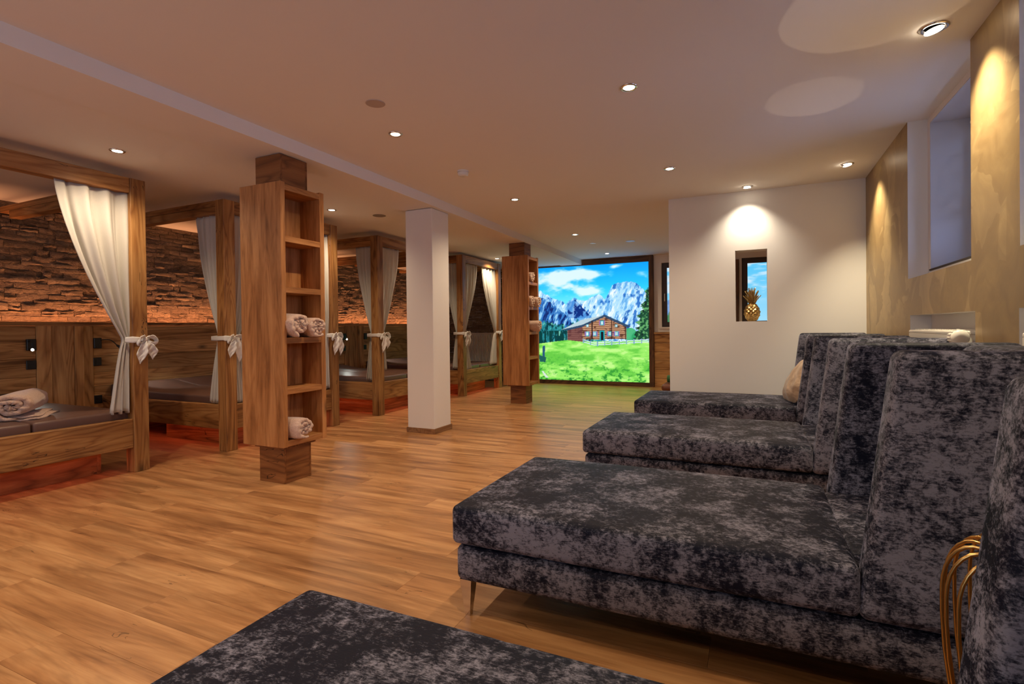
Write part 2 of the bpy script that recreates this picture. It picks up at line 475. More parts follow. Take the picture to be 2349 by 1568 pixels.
rest = obj('plank', join(*[plank_vf(*p) for p in planks[298:]]), FLOORM, floor); rest['kind'] = 'stuff'

# gold wall with window recesses and radiator niches
wins = [(3.39, 4.565), (1.70, 2.86), (0.02, 1.18)]
nich = [(3.34, 4.515), (1.68, 2.87)]
ybr = sorted({round(q, 4) for q in {YF-0.1, YB+0.2, *[a for w in wins for a in (w[0], w[0]+0.05, w[1]-0.05, w[1])], *[a for n in nich for a in n]}})
zbr = [0, 0.2, 1.213, 1.472, 1.524, 2.548, 2.72]
V, F, MI = [], [], []
def inside(v, a, b): return a-1e-6 <= v <= b+1e-6
for i in range(len(ybr)-1):
    for j in range(len(zbr)-1):
        y0, y1, z0, z1 = ybr[i], ybr[i+1], zbr[j], zbr[j+1]
        yc, zc = (y0+y1)/2, (z0+z1)/2
        front, white = XR, False
        for w in wins:
            if w[0] < yc < w[1] and zc > 1.472:
                front, white = 1.136, True
                if w[0]+0.05 < yc < w[1]-0.05 and 1.524 < zc < 2.548: front = None
        for n in nich:
            if n[0] < yc < n[1] and 0.2 < zc < 1.213: front, white = 1.14, True
        if front is None: continue
        bv, bf = box(front, 1.56, y0, y1, z0, z1); n0 = len(V); V += bv
        for q in bf:
            F.append(tuple(n0+a for a in q)); MI.append(0 if (q == (3,0,4,7) and not white) else 1)
wr = obj('wall_right', (V, F), [PLASTER, WHITE])
wr.data.polygons.foreach_set('material_index', MI)
tag(wr, 'gold brown trowelled plaster wall with deep white window recesses', kind='structure')

# stone wall core, wall behind the camera, partition with a slot, picture wall
wl = tag(obj('wall_left', box(XL-0.15, XL, YF-0.1, YB+0.2, 0, 2.62), STONE), 'rough brown ledge stone wall above timber panelling', kind='structure')
GZ = [(-5.6, -3.4), (-2.8, -0.6)]
wf = [box(-6.95, GZ[0][0], YF-0.15, YF, 0, 2.72), box(GZ[0][1], GZ[1][0], YF-0.15, YF, 0, 2.72), box(GZ[1][1], 1.7, YF-0.15, YF, 0, 2.72)]
for a, b in GZ: wf += [box(a, b, YF-0.15, YF, 0, 0.6), box(a, b, YF-0.15, YF, 2.35, 2.72)]
tag(obj('wall_front', join(*wf), WHITE), 'white wall with added wide windows behind the viewer', kind='structure')
for k, (a, b) in enumerate(GZ):  # unseen windows, added to supply soft daylight fill
    w = empty('window_%d' % (6+k), ((a+b)/2, YF-0.08, 0.6), ('added fill-light window behind the viewer on the bed side', 'added fill-light window behind the viewer on the chaise side')[k], kind='structure')
    obj('frame', join(box(a, b, YF-0.12, YF-0.05, 0.6, 0.66), box(a, b, YF-0.12, YF-0.05, 2.29, 2.35), box(a, a+0.06, YF-0.12, YF-0.05, 0.66, 2.29), box(b-0.06, b, YF-0.12, YF-0.05, 0.66, 2.29), box((a+b)/2-0.03, (a+b)/2+0.03, YF-0.12, YF-0.05, 0.66, 2.29)), ENAMEL, w)
    for x0, x1 in ((a+0.06, (a+b)/2-0.03), ((a+b)/2+0.03, b-0.06)): obj('pane', box(x0, x1, YF-0.09, YF-0.084, 0.66, 2.29), GLASS, w)
    add_light('daylight', 'AREA', ((a+b)/2, YF-0.2, 1.475), w, REAR_W, (0.92, 0.95, 1.0), (PI/2, 0, 0), shape='RECTANGLE', size=b-a, size_y=1.7)
NX0, NX1, NZ0, NZ1 = -0.152, 0.155, 1.2, 1.955
we = obj('wall_end', join(box(-0.835, NX0, 6.05, 6.23, 0, 2.72), box(NX1, 1.06, 6.05, 6.23, 0, 2.72), box(NX0, NX1, 6.05, 6.23, 0, NZ0), box(NX0, NX1, 6.05, 6.23, NZ1, 2.72)), WHITE)
tag(we, 'white partition wall pierced by a narrow upright slot', kind='structure')
WA, WB = (-1.60, -0.62), (-0.196, 0.80)        # two windows of the picture wall
ZW0, ZW1 = 1.12, 2.42
segs = [(-6.95, WA[0], 0, 2.72), (WA[1], WB[0], 0, 2.72), (WB[1], 1.7, 0, 2.72)]
for w in (WA, WB): segs += [(w[0], w[1], 0, ZW0), (w[0], w[1], ZW1, 2.72)]
wb = obj('wall_back', join(*[box(a, b, YB, YB+0.25, c, d) for a, b, c, d in segs]), WHITE)
tag(wb, 'far wall carrying the glowing alpine picture and two dark windows', kind='structure')

# ledge stones -------------------------------------------------
def stone_vf(a, b, z0, z1, p, plane):
    """one stone: along-wall a..b, height z0..z1, proud by p, with broken edges"""
    nu = 5; V, F = [], []
    for j in range(3):
        for i in range(nu):
            u = a+0.002+(b-a-0.004)*i/(nu-1); z = z0+0.001+(z1-z0-0.002)*j/2
            edge = i in (0, nu-1) or j in (0, 2)
            if 0 < i < nu-1: u += random.uniform(-.25, .25)*(b-a)/nu
            if j == 1: u += random.uniform(-.006, .006)
            z += random.uniform(-.006, .006)
            h = p*(random.uniform(0.25, 0.9) if edge else random.uniform(0.8, 1.4))+0.004
            V.append((u, z, h))
    F = [(j*nu+i, j*nu+i+1, (j+1)*nu+i+1, (j+1)*nu+i) for j in range(2) for i in range(nu-1)]
    rim = list(range(nu))+[2*nu-1]+[3*nu-1-i for i in range(nu)]+[nu]; n = len(V)
    for r in rim: V.append((V[r][0], V[r][1], -0.02))
    for k in range(len(rim)):
        k2 = (k+1) % len(rim); F.append((rim[k], n+k, n+k2, rim[k2]))
    if plane == 'x': return [(XL+h, u, z) for u, z, h in V], F
    return [(u, YB-h, z) for u, z, h in V], F
def stones(a, b, zlo, zhi, plane):
    out = []; z = zlo
    while z < zhi-0.02:
        hgt = random.choice([0.04, 0.05, 0.055, 0.06, 0.072]); z1 = min(z+hgt, zhi); u = a-random.uniform(0, 0.2)
        while u < b:
            L = random.uniform(0.08, 0.34); u1 = min(u+L, b)
            aa = max(u, a)
            if u1-aa > 0.04:
                if z1-z > 0.053 and random.random() < 0.25:
                    zm = z+(z1-z)*random.uniform(0.4, 0.6)
                    out.append((aa, u1, z, zm, random.uniform(0.004, 0.03), plane)); out.append((aa, u1, zm, z1, random.uniform(0.004, 0.03), plane))
                else: out.append((aa, u1, z, z1, random.uniform(0.003, 0.026), plane))
            u += L
        z = z1
    return out
def stone_score(s):
    c = ((s[0]+s[1])/2, (s[2]+s[3])/2)
    p = (XL, c[0], c[1]) if s[5] == 'x' else (c[0], YB, c[1])
    u, v, z = proj(p)
    ok = any(a < u < b for a, b in ((-30, 290), (330, 500), (772, 945), (1030, 1150)))
    return (s[1]-s[0])*(s[3]-s[2])/z**2 if ok and z > 0 else -1
ST = stones(1.0, YB, 1.23, 2.55, 'x')
SB = stones(XL, -4.35, 0.0, 2.47, 'y')
allst = sorted(ST, key=stone_score, reverse=True)
def set_rnd(o, groups):
    at = o.data.attributes.new('rnd', 'FLOAT', 'FACE'); at.data.foreach_set('value', np.repeat([random.random() for _ in groups], groups).astype(np.float32))
def put_stones(lst, parent, nkeep):
    for s in lst[:nkeep]: obj('stone', stone_vf(*s), STONE, parent, auto=1.0)
    if lst[nkeep:]:
        vfs = [stone_vf(*s) for s in lst[nkeep:]]
        r = obj('stone', join(*vfs), STONE, parent); r['kind'] = 'stuff'; set_rnd(r, [len(f) for _, f in vfs])
put_stones(allst, wl, 295)
put_stones(sorted(SB, key=stone_score, reverse=True), wb, 120)

# timber panelling of the bed wall ---------------------------------------------------
pan = empty('wood_paneling', (-6.68, 6.0, 0), 'old spruce panelling with a ledge running along the stone wall behind the beds', 'paneling')
bays = [(0.9, 2.80), (3.31, 4.95), (5.53, 7.25), (7.76, 9.42)]
zc = [0.0, 0.22, 0.385, 0.56, 0.715, 0.90, 1.065, 1.235]
for (a, b) in bays:
    for k in range(len(zc)-1):
        dx = random.uniform(-0.003, 0.003)
        obj('plank', cbox(-6.70, -6.665+dx, a+0.002, b-0.002, zc[k]+0.001, zc[k+1]-0.001, 0.002), OLDW[1], pan)
for (a, b) in [(2.80, 3.31), (4.95, 5.53), (7.25, 7.76), (9.42, 10.1)]:
    cuts = [a]
    for wdt in (0.13, 0.2, 0.085): cuts.append(cuts[-1]+wdt*(b-a)/0.51)
    cuts.append(b)
    for k in range(len(cuts)-1):
        dx = (0.006, 0.0, 0.016, 0.004)[k]
        obj('plank', cbox(-6.70, -6.66+dx, cuts[k]+0.001, cuts[k+1]-0.001, 0, 1.235, 0.002), OLDW[2], pan)
obj('ledge', cbox(-6.70, -6.63, 0.9, 10.1, 1.237, 1.277, 0.003), OLDW[1], pan)
obj('led_strip', box(-6.724, -6.704, 0.9, 10.1, 1.205, 1.215), LEDO, pan)
for k in range(5):
    add_light('ledge_glow', 'AREA', (-6.714, 1.84+k*1.84, 1.222), pan, LEDGE_W, (1.0, 0.40, 0.17), (PI, 0, 0), shape='RECTANGLE', size=0.03, size_y=1.83)

# white pillar with skirting
pil = empty('pillar', (-3.35, 5.0, 0), 'square white pillar with brown skirting standing between the two shelf towers', 'pillar')
obj('shaft', cbox(-3.525, -3.175, 4.825, 5.17, 0, 2.485, 0.004), WHITE, pil)
for nm, bb in (('skirting', (-3.537, -3.163, 4.813, 4.825)), ('skirting', (-3.175, -3.163, 4.825, 5.17)), ('skirting', (-3.537, -3.525, 4.825, 5.17)), ('skirting', (-3.537, -3.163, 5.17, 5.182))):
    obj(nm, cbox(*bb, 0, 0.058, 0.002), SKIRT, pil)

# windows of the gold wall
def side_window(name, y0, y1, label):
    w = empty(name, (1.36, (y0+y1)/2, 1.52), label, kind='structure')
    a, b, c, d = y0+0.05, y1-0.05, 1.524, 2.548
    # glossy lining boards of the deep reveal
    obj('lining', join(box(1.137, 1.40, b-0.006, b, c, d), box(1.137, 1.40, a, a+0.006, c, d), box(1.137, 1.40, a+0.006, b-0.006, d-0.006, d), box(1.137, 1.40, a+0.006, b-0.006, c, c+0.006)), GLOSSW, w)
    obj('sill_edge', cbox(1.128, 1.16, a, b, c-0.004, c+0.008, 0.002), DARKM, w)
    fr = obj('frame', join(box(1.40, 1.45, a, b, c, c+0.07), box(1.40, 1.45, a, b, d-0.07, d), box(1.40, 1.45, a, a+0.07, c+0.07, d-0.07), box(1.40, 1.45, b-0.07, b, c+0.07, d-0.07)), ENAMEL, w)
    obj('pane', box(1.42, 1.428, a+0.07, b-0.07, c+0.07, d-0.07), GLASS, w)
    obj('roller', tube([(1.37, a+0.03, d-0.045), (1.37, b-0.03, d-0.045)], 0.024, 14), ENAMEL, w)
    for k in range(5):
        z = d-0.09-k*0.13
        obj('blind_band', box(1.366, 1.368, a+0.04, b-0.06, z-0.065, z), SHEER, w)
    obj('bead_chain', tube([(1.36, b-0.035, d-0.05), (1.36, b-0.035, c+0.12)], 0.0025, 6), CHROME, w)
    h = obj('handle', tube([(1.40, b-0.035, 2.02), (1.365, b-0.035, 2.01), (1.355, b-0.035, 1.96), (1.355, b-0.035, 1.90), (1.37, b-0.035, 1.86)], 0.009, 10), CHROME, w, smooth=True)
    add_light('daylight', 'AREA', (1.54, (a+b)/2, (c+d)/2), w, DAY_W, (0.50, 0.62, 1.0), (0, PI/2, 0), shape='RECTANGLE', size=0.95, size_y=1.0)
    return w
side_window('window_1', *wins[0], 'deep white window recess with striped roller blind in the gold wall')
side_window('window_2', *wins[1], 'white window recess at the edge of the picture beside the near chaises')
side_window('window_3', *wins[2], 'added white window recess beside the viewer, for daylight fill')  # out of view, added to bring daylight onto the nearest chaise
# ------------------------------------------------------------------ far end: picture, windows, panelling
def hash_noise(u, v, sx, sy, seed, octv=4):
    out = np.zeros_like(u); amp = 1.0; tot = 0.0
    for o in range(octv):
        r = np.random.default_rng(seed*31+o); n = 64
        T = r.random((n, n)); x = (u*sx*2**o) % n; y = (v*sy*2**o) % n
        xi = np.floor(x).astype(int); yi = np.floor(y).astype(int); fx = x-xi; fy = y-yi
        fx = fx*fx*(3-2*fx); fy = fy*fy*(3-2*fy); xi %= n; yi %= n; xj = (xi+1) % n; yj = (yi+1) % n
        out += amp*((T[xi, yi]*(1-fx)+T[xj, yi]*fx)*(1-fy)+(T[xi, yj]*(1-fx)+T[xj, yj]*fx)*fy); tot += amp; amp *= 0.55
    return out/tot
def in_poly(x, y, P):
    c = np.zeros(x.shape, bool); n = len(P)
    for i in range(n):
        x1, y1 = P[i]; x2, y2 = P[(i+1) % n]
        if y1 == y2: continue
        c ^= ((y1 > y) != (y2 > y)) & (x < (x2-x1)*(y-y1)/(y2-y1)+x1)
    return c
def sstep(a, b, x): t = np.clip((x-a)/(b-a), 0, 1); return t*t*(3-2*t)
def alpine(x, y):
    """colour (sRGB 0-255) of the alpine picture; x 0..1175 to the right, y 0..1230 downwards"""
    S = x.shape; C = np.zeros(S+(3,))
    def put(mask, col):
        mk = np.clip(np.asarray(mask, float), 0, 1)[..., None]
        C[:] = C*(1-mk)+np.asarray(col, float)*mk
    u, v = x/1175+3, y/1230+3
    t = np.clip(y/380, 0, 1)[..., None]
    C[:] = np.array([0, 158, 250])*(1-t)+np.array([60, 222, 255])*t
    put(sstep(230, 420, y)*0.55, (150, 232, 255))
    cl = hash_noise(u, v, 5, 11, 3, 5)
    big = np.exp(-(((x-190)/300)**2+((y-120)/110)**2))+0.85*np.exp(-(((x-560)/260)**2+((y-95)/45)**2))+0.6*np.exp(-(((x-1130)/90)**2+((y-120)/60)**2))+0.7*np.exp(-(((x-860)/120)**2+((y-25)/26)**2))+0.7*np.exp(-(((x-560)/120)**2+((y-275)/40)**2))+0.5*np.exp(-(((x-60)/260)**2+((y-260)/70)**2))
    put(sstep(0.56, 0.80, cl*0.75+big*0.42)*0.92, (232, 246, 255))
    # far ridge
    R = np.array([(-600,300),(-200,330),(0,265),(30,245),(60,285),(120,300),(145,335),(200,350),(260,370),(315,410),(340,370),(410,340),(460,370),(530,380),(590,335),(630,330),(680,310),(730,365),(760,330),(810,225),(870,200),(1000,190),(1060,220),(1110,270),(1175,330),(1300,360)], float)
    ridge = np.interp(x, R[:, 0], R[:, 1])+(hash_noise(u, v, 60, 2, 5, 3)-0.5)*26
    mt = y > ridge
    n = hash_noise(u, v, 34, 22, 8, 5); n2 = hash_noise(u+v*0.35, v, 50, 16, 9, 5)
    put(mt, (176, 222, 250)); put(mt*sstep(0.5, 0.64, n2)*0.8, (84, 160, 226)); put(mt*sstep(0.58, 0.72, n)*0.85, (30, 100, 190)); put(mt*sstep(0.40, 0.30, n2), (236, 246, 255))
    # nearer dark blue shoulders
    R2 = np.interp(x, [-600,-100,0,90,160,260,360,430,1175], [300,330,320,355,400,480,560,900,2000])+(n-0.5)*60
    m2 = y > R2; put(m2*0.8, (24, 96, 180)); put(m2*sstep(0.55, 0.66, n2), (8, 40, 110)); put(m2*sstep(0.45, 0.36, n2), (150, 205, 240))
    m3 = in_poly(x, y, [(330,400),(415,360),(600,560),(330,560)]); put(m3*0.5, (40, 110, 200)); put(m3*sstep(0.52, 0.6, n), (5, 45, 125))
    m4 = in_poly(x, y, [(880,560),(940,495),(1000,480),(1060,520),(1070,700),(880,700)]); put(m4*sstep(0.45, 0.6, n2)*0.8, (15, 80, 170))
    # forest
    tl = np.interp(x, [-600,0,120,250,350,420,620,1175], [560,590,600,640,640,590,640,740])+(hash_noise(u, v*0, 90, 1, 12, 3)-0.5)*90
    fo = (y > tl)*(x < 700); put(fo*0.85, (40, 150, 150)); put(fo*sstep(0.47, 0.6, hash_noise(u, v, 60, 26, 13, 4)), (0, 60, 70)); put(fo*sstep(0.4, 0.3, n), (130, 215, 190))
    dk = fo*(y > 690)*(x < 320)*sstep(0.38, 0.5, hash_noise(u, v, 80, 8, 14, 3)); put(dk, (0, 62, 62))
    # conifer and bushes at the right
    put((np.hypot((x-985)/70, (y-740)/70) < 1)*0.9, (60, 175, 110)); put((np.hypot((x-1060)/60, (y-770)/60) < 1)*0.9, (40, 160, 100))
    wd = (y-255)*0.26+(hash_noise(u, v, 10, 60, 15, 3)-0.5)*110
    tr = (y > 255)*(np.abs(x-1165) < wd)*(y < 800); put(tr, (10, 70, 45)); put(tr*sstep(0.52, 0.62, hash_noise(u, v, 60, 70, 16, 3)), (95, 165, 100)); put(tr*sstep(0.42, 0.34, n), (0, 30, 28))
    # meadow
    gl = np.interp(x, [-600,0,180,330,520,1175], [850,835,812,795,812,800])
    gr = y > gl; g1 = hash_noise(u, v, 9, 30, 20, 5); g2 = hash_noise(u, v, 40, 60, 21, 4)
    put(gr, (150, 232, 100)); put(gr*sstep(0.45, 0.66, g1), (102, 200, 70)); put(gr*sstep(0.56, 0.68, g2)*sstep(880, 1230, y), (40, 140, 50)); put(gr*sstep(0.42, 0.32, g1)*0.7, (205, 248, 150))
    # hut
    lg = np.sin(y*2*np.pi/21+hash_noise(u, v, 14, 3, 25)*3)
    hw = in_poly(x, y, [(325,680),(490,645),(725,545),(950,660),(948,785),(495,790),(490,815),(325,795)])
    put(hw, (196, 150, 116)); put(hw*sstep(0.1, 0.7, lg), (110, 66, 44)); put(hw*sstep(0.55, 0.7, hash_noise(u, v, 30, 60, 26, 3))*0.7, (66, 36, 30))
    put(in_poly(x, y, [(325,680),(490,645),(490,815),(325,795)])*0.65, (96, 52, 62))
    put(in_poly(x, y, [(265,682),(480,580),(725,530),(490,640),(330,672)]), (182, 205, 214))
    put(in_poly(x, y, [(265,682),(490,632),(728,528),(995,655),(960,668),(725,552),(490,655),(330,690)]), (46, 74, 104))
    def win(cx, cy, w, h, sh=True):
        if sh: put((np.abs(x-cx) < w*1.75)*(np.abs(y-cy) < h), (150, 104, 170))
        put((np.abs(x-cx) < w)*(np.abs(y-cy) < h), (30, 170, 180)); put((np.abs(x-cx) < w*0.62)*(np.abs(y-cy) < h*0.72), (220, 236, 240)); put((np.abs(x-cx) < w*0.1)*(np.abs(y-cy) < h), (40, 110, 130))
    win(700, 615, 17, 24); win(545, 642, 13, 15, False); win(845, 645, 13, 15, False)
    for cx in (545, 622, 778, 850): win(cx, 730, 17, 24)
    put((np.abs(x-700) < 25)*(y > 695)*(y < 797), (20, 160, 170)); put((np.abs(x-700) < 14)*(y > 708)*(y < 797), (16, 18, 30))
    for px in (595, 800, 940): put((np.abs(x-px) < 5)*in_poly(x, y, [(325,680),(725,545),(950,660),(948,790),(325,790)]), (52, 32, 30))
    # fence, post, path
    for k, dy in enumerate((0, 22)):
        fy = np.interp(x, [495,620,760,1175], [792,828,818,790])+dy; put((x > 495)*(np.abs(y-fy) < 4.5), (206, 226, 240))
    for px in range(500, 1180, 75): fy = np.interp(px, [495,620,760,1175], [792,828,818,790]); put((np.abs(x-px) < 5)*(y > fy-14)*(y < fy+36), (120, 160, 190))
    put(in_poly(x, y, [(45,860),(72,855),(68,1030),(40,1030)]), (40, 84, 120)); put(in_poly(x, y, [(0,960),(85,985),(75,1040),(10,1035)]), (30, 92, 86)); put(in_poly(x, y, [(30,1140),(48,1138),(110,1210),(78,1212)]), (212, 226, 214))
    return np.clip(C, 0, 255)
def print_panel(name, x0, x1, z0, z1, y, nx, nz, fn, mat, parent):
    """flat lit print facing the room, one colour for each point of a fine grid"""
    X, Z = np.meshgrid(np.linspace(x0, x1, nx), np.linspace(z0, z1, nz), indexing='ij')
    C = fn(X, Z); c = C/255.0
    L = np.where(c <= 0.04045, c/12.92, ((c+0.055)/1.055)**2.4)
    Vv = np.stack([X, np.full_like(X, y), Z], -1).reshape(-1, 3)
    o = obj(name, (Vv, grid_faces(nx, nz)), mat, parent)
    a = o.data.color_attributes.new('print', 'FLOAT_COLOR', 'POINT')
    a.data.foreach_set('color', np.concatenate([L.reshape(-1, 3), np.ones((nx*nz, 1))], 1).astype(np.float32).ravel())
    return o
SX0, SX1, SZ0, SZ1 = -4.30, -1.79, 0.079, 2.415
scr = empty('backlit_picture', (-3.0, YB, 0), 'large glowing backlit wall picture of an alpine hut below blue mountains', 'picture')
print_panel('print', SX0, SX1, SZ0, SZ1, YB-0.03, 300, 290, lambda X, Z: alpine((X+4.085)/(SX1+4.085)*1175, (SZ1-Z)/(SZ1-SZ0)*1230), PRINT, scr)
obj('light_box', box(SX0, SX1, YB-0.028, YB-0.001, SZ0, SZ1), DARKM, scr)
obj('frame_board', cbox(SX0-0.08, -1.70, YB-0.06, YB-0.001, 0.0, 0.079, 0.003), FRAMEW[0], scr)
obj('frame_board', cbox(SX1, -1.70, YB-0.06, YB-0.001, 0.079, 2.53, 0.003), FRAMEW[2], scr)
obj('frame_board', cbox(SX0-0.08, SX0, YB-0.06, YB-0.001, 0.079, 2.43, 0.003), FRAMEW[2], scr)
obj('frame_board', cbox(-3.10, SX1, YB-0.06, YB-0.001, SZ1, 2.53, 0.003), FRAMEW[0], scr)
obj('frame_board', cbox(SX0, -3.10, YB-0.045, YB-0.001, SZ1, 2.433, 0.003), FRAMEW[0], scr)

def sky_only(X, Z, x0, hills):
    u, v = (X+9)/2.3, (Z+3)/2.3
    t = np.clip((Z-1.2)/1.1, 0, 1)[..., None]
    C = np.array([170, 228, 248])*(1-t)+np.array([90, 205, 248])*t
    cl = hash_noise(u, v, 4, 16, 41, 5); mk = sstep(0.36, 0.54, cl)*sstep(1.5, 1.8, Z)
    C = C*(1-mk[..., None])+np.array([222, 242, 252])*mk[..., None]
    if hills:
        h = 1.62+0.16*hash_noise(u, v*0, 18, 1, 43, 4)-0.25*np.abs(X-(x0+0.25)); mk = (Z < h)
        nn = hash_noise(u, v, 60, 60, 44, 4)[..., None]
        C = np.where(mk[..., None], np.array([70, 120, 190])*(1-nn)+np.array([190, 215, 240])*nn, C)
        mk = (Z < 1.42+0.05*np.sin(X*70)); C = np.where(mk[..., None], np.array([30, 90, 60])*nn+np.array([90, 160, 100])*(1-nn), C)
    return C
def back_window(name, w, label, hills, handle):
    o = empty(name, ((w[0]+w[1])/2, YB+0.1, ZW0), label, kind='structure')
    a, b = w
    obj('surround', join(box(a, a+0.045, YB-0.012, YB+0.24, ZW0, ZW1), box(b-0.045, b, YB-0.012, YB+0.24, ZW0, ZW1), box(a+0.045, b-0.045, YB-0.012, YB+0.24, ZW1-0.045, ZW1), box(a+0.045, b-0.045, YB-0.02, YB+0.24, ZW0, ZW0+0.03)), WHITE, o)
    a, b, c, d = a+0.045, b-0.045, ZW0+0.03, ZW1-0.045
    def ring(q, e, y0, y1): return join(box(a+q, a+q+e, y0, y1, c+q, d-q), box(b-q-e, b-q, y0, y1, c+q, d-q), box(a+q+e, b-q-e, y0, y1, d-q-e, d-q), box(a+q+e, b-q-e, y0, y1, c+q, c+q+e))
    obj('frame', ring(0.0, 0.05, YB+0.035, YB+0.09), BROWNF, o)
    obj('sash', ring(0.025, 0.07, YB+0.02, YB+0.08), BROWNF, o)
    obj('pane', box(a+0.09, b-0.09, YB+0.045, YB+0.05, c+0.09, d-0.09), GLASS, o)
    print_panel('print', a+0.08, b-0.08, c+0.08, d-0.08, YB+0.07, 80, 100, lambda X, Z: sky_only(X, Z, a, hills), PRINT, o)
    obj('light_box', box(a, b, YB+0.075, YB+0.2, c, d), DARKM, o)
    if handle: obj('handle', tube([(a+0.06, YB+0.02, 1.78), (a+0.06, YB-0.03, 1.78), (a+0.06, YB-0.035, 1.77), (a+0.06, YB-0.035, 1.64)], 0.009, 8), ENAMEL, o)
    return o
back_window('window_4', WA, 'dark brown window with pale handle between the picture and the partition', True, True)
back_window('window_5', WB, 'dark framed window with clouds seen through the partition slot', False, False)
lp = empty('wainscot', (-0.7, YB, 0), 'horizontal timber boards with a ledge below the far windows', 'paneling')
for k in range(6):
    obj('plank', cbox(-1.695, 1.0, YB-0.03-random.uniform(0, .004), YB-0.001, k*0.169+0.002, (k+1)*0.169-0.002, 0.002), OLDW[0], lp)
obj('ledge', cbox(-1.695, 1.0, YB-0.07, YB-0.001, 1.017, 1.055, 0.003), OLDW[0], lp)
tag(obj('timber_post', cbox(-0.30, -0.20, YB-0.07, YB-0.001, 1.06, 2.35, 0.003), FRAMEW[2], loc=(-0.25, YB, 1.06)), 'dark timber strip beside the window seen through the partition slot', 'post')

# brown lounger peeking out behind the partition
lo = empty('leather_seat', (-1.0, 8.75, 0), 'brown leather seat with a green roll just showing behind the partition', 'chair')
obj('seat', softbox(-1.30, -0.55, 8.4, 9.1, 0.14, 0.25, 0.05, (5, 5, 3)), BROWNL, lo, smooth=True)
obj('base', cbox(-1.26, -0.6, 8.45, 9.05, 0.0, 0.14, 0.01), DARKM, lo)
obj('backrest', softbox(-1.215, -0.6, 8.95, 9.15, 0.25, 0.50, 0.05, (5, 3, 3)), BROWNL, lo, smooth=True)
obj('roll', lathe([(0.0, 0), (0.055, 0.004), (0.06, 0.02), (0.06, 0.5), (0.0, 0.51)], (-1.235, 8.62, 0.32), 16, 'x'), GREENF, lo, smooth=True)

# ------------------------------------------------------------------ radiators
def flutes(a, b, z0, z1, fn, n):
    V, F = [], []
    m_ = n*4+1
    for i in range(m_):
        u = a+(b-a)*i/(m_-1); d = (0, 0, 0.012, 0.012)[i % 4]
        V += [fn(u, d, z0), fn(u, d, z1)]
    for i in range(m_-1): F.append((2*i, 2*i+2, 2*i+3, 2*i+1))
    return V, F
def wall_radiator(y0, y1, label):
    r = empty('radiator', (1.05, (y0+y1)/2, 0.45), label, 'radiator', 'radiators in the niches of the gold wall')
    obj('body', box(1.005, 1.10, y0+0.004, y1-0.004, 0.47, 1.09), ENAMEL, r)
    obj('front_panel', flutes(y0+0.04, y1-0.04, 0.50, 1.05, lambda u, d, z: (1.004-d, u, z), 24), ENAMEL, r)
    obj('cover', join(cbox(0.985, 1.115, y0, y1, 1.09, 1.112, 0.006), cbox(0.986, 1.0, y0, y1, 1.035, 1.091, 0.003)), ENAMEL, r)
    for s in range(26):
        yy = y0+0.06+s*(y1-y0-0.12)/25
        obj('grille_slat', box(1.01, 1.095, yy-0.003, yy+0.003, 1.112, 1.118), ENAMEL, r)
    tx, tz = 0.975, 1.078
    th = obj('thermostat', lathe([(0.0, 0), (0.034, 0), (0.040, 0.012), (0.041, 0.06), (0.036, 0.08), (0.026, 0.088), (0.0, 0.088)], (tx, y0-0.08, tz), 24, 'y'), ENAMEL, r, smooth=True)
    for k in range(16):
        a = 2*PI*k/16
        obj('ridge', tube([(tx+0.041*math.cos(a), y0-0.065, tz+0.041*math.sin(a)), (tx+0.041*math.cos(a), y0-0.022, tz+0.041*math.sin(a))], 0.0032, 5), ENAMEL, th)
    obj('valve', tube([(0.975, y0+0.008, 1.075), (0.975, y0+0.03, 1.07), (1.03, y0+0.03, 1.06)], 0.014, 10), CHROME, r)
    return r
wall_radiator(3.46, 4.40, 'white radiator with ribbed thermostat in the niche under the blind window')
wall_radiator(1.80, 2.75, 'white radiator in the niche at the edge of the picture')
r2 = empty('radiator', (-5.36, YB-0.08, 0.4), 'fluted pale radiator on the far stone wall behind the last canopy bed', 'radiator')
obj('body', cbox(-5.76, -4.96, YB-0.10, YB-0.05, 0.42, 1.05, 0.006), ENAMEL, r2)
obj('front_panel', flutes(-5.74, -4.98, 0.44, 1.03, lambda u, d, z: (u, YB-0.10-d, z), 22), ENAMEL, r2)
obj('cover', cbox(-5.77, -4.95, YB-0.115, YB-0.04, 1.04, 1.065, 0.004), ENAMEL, r2)

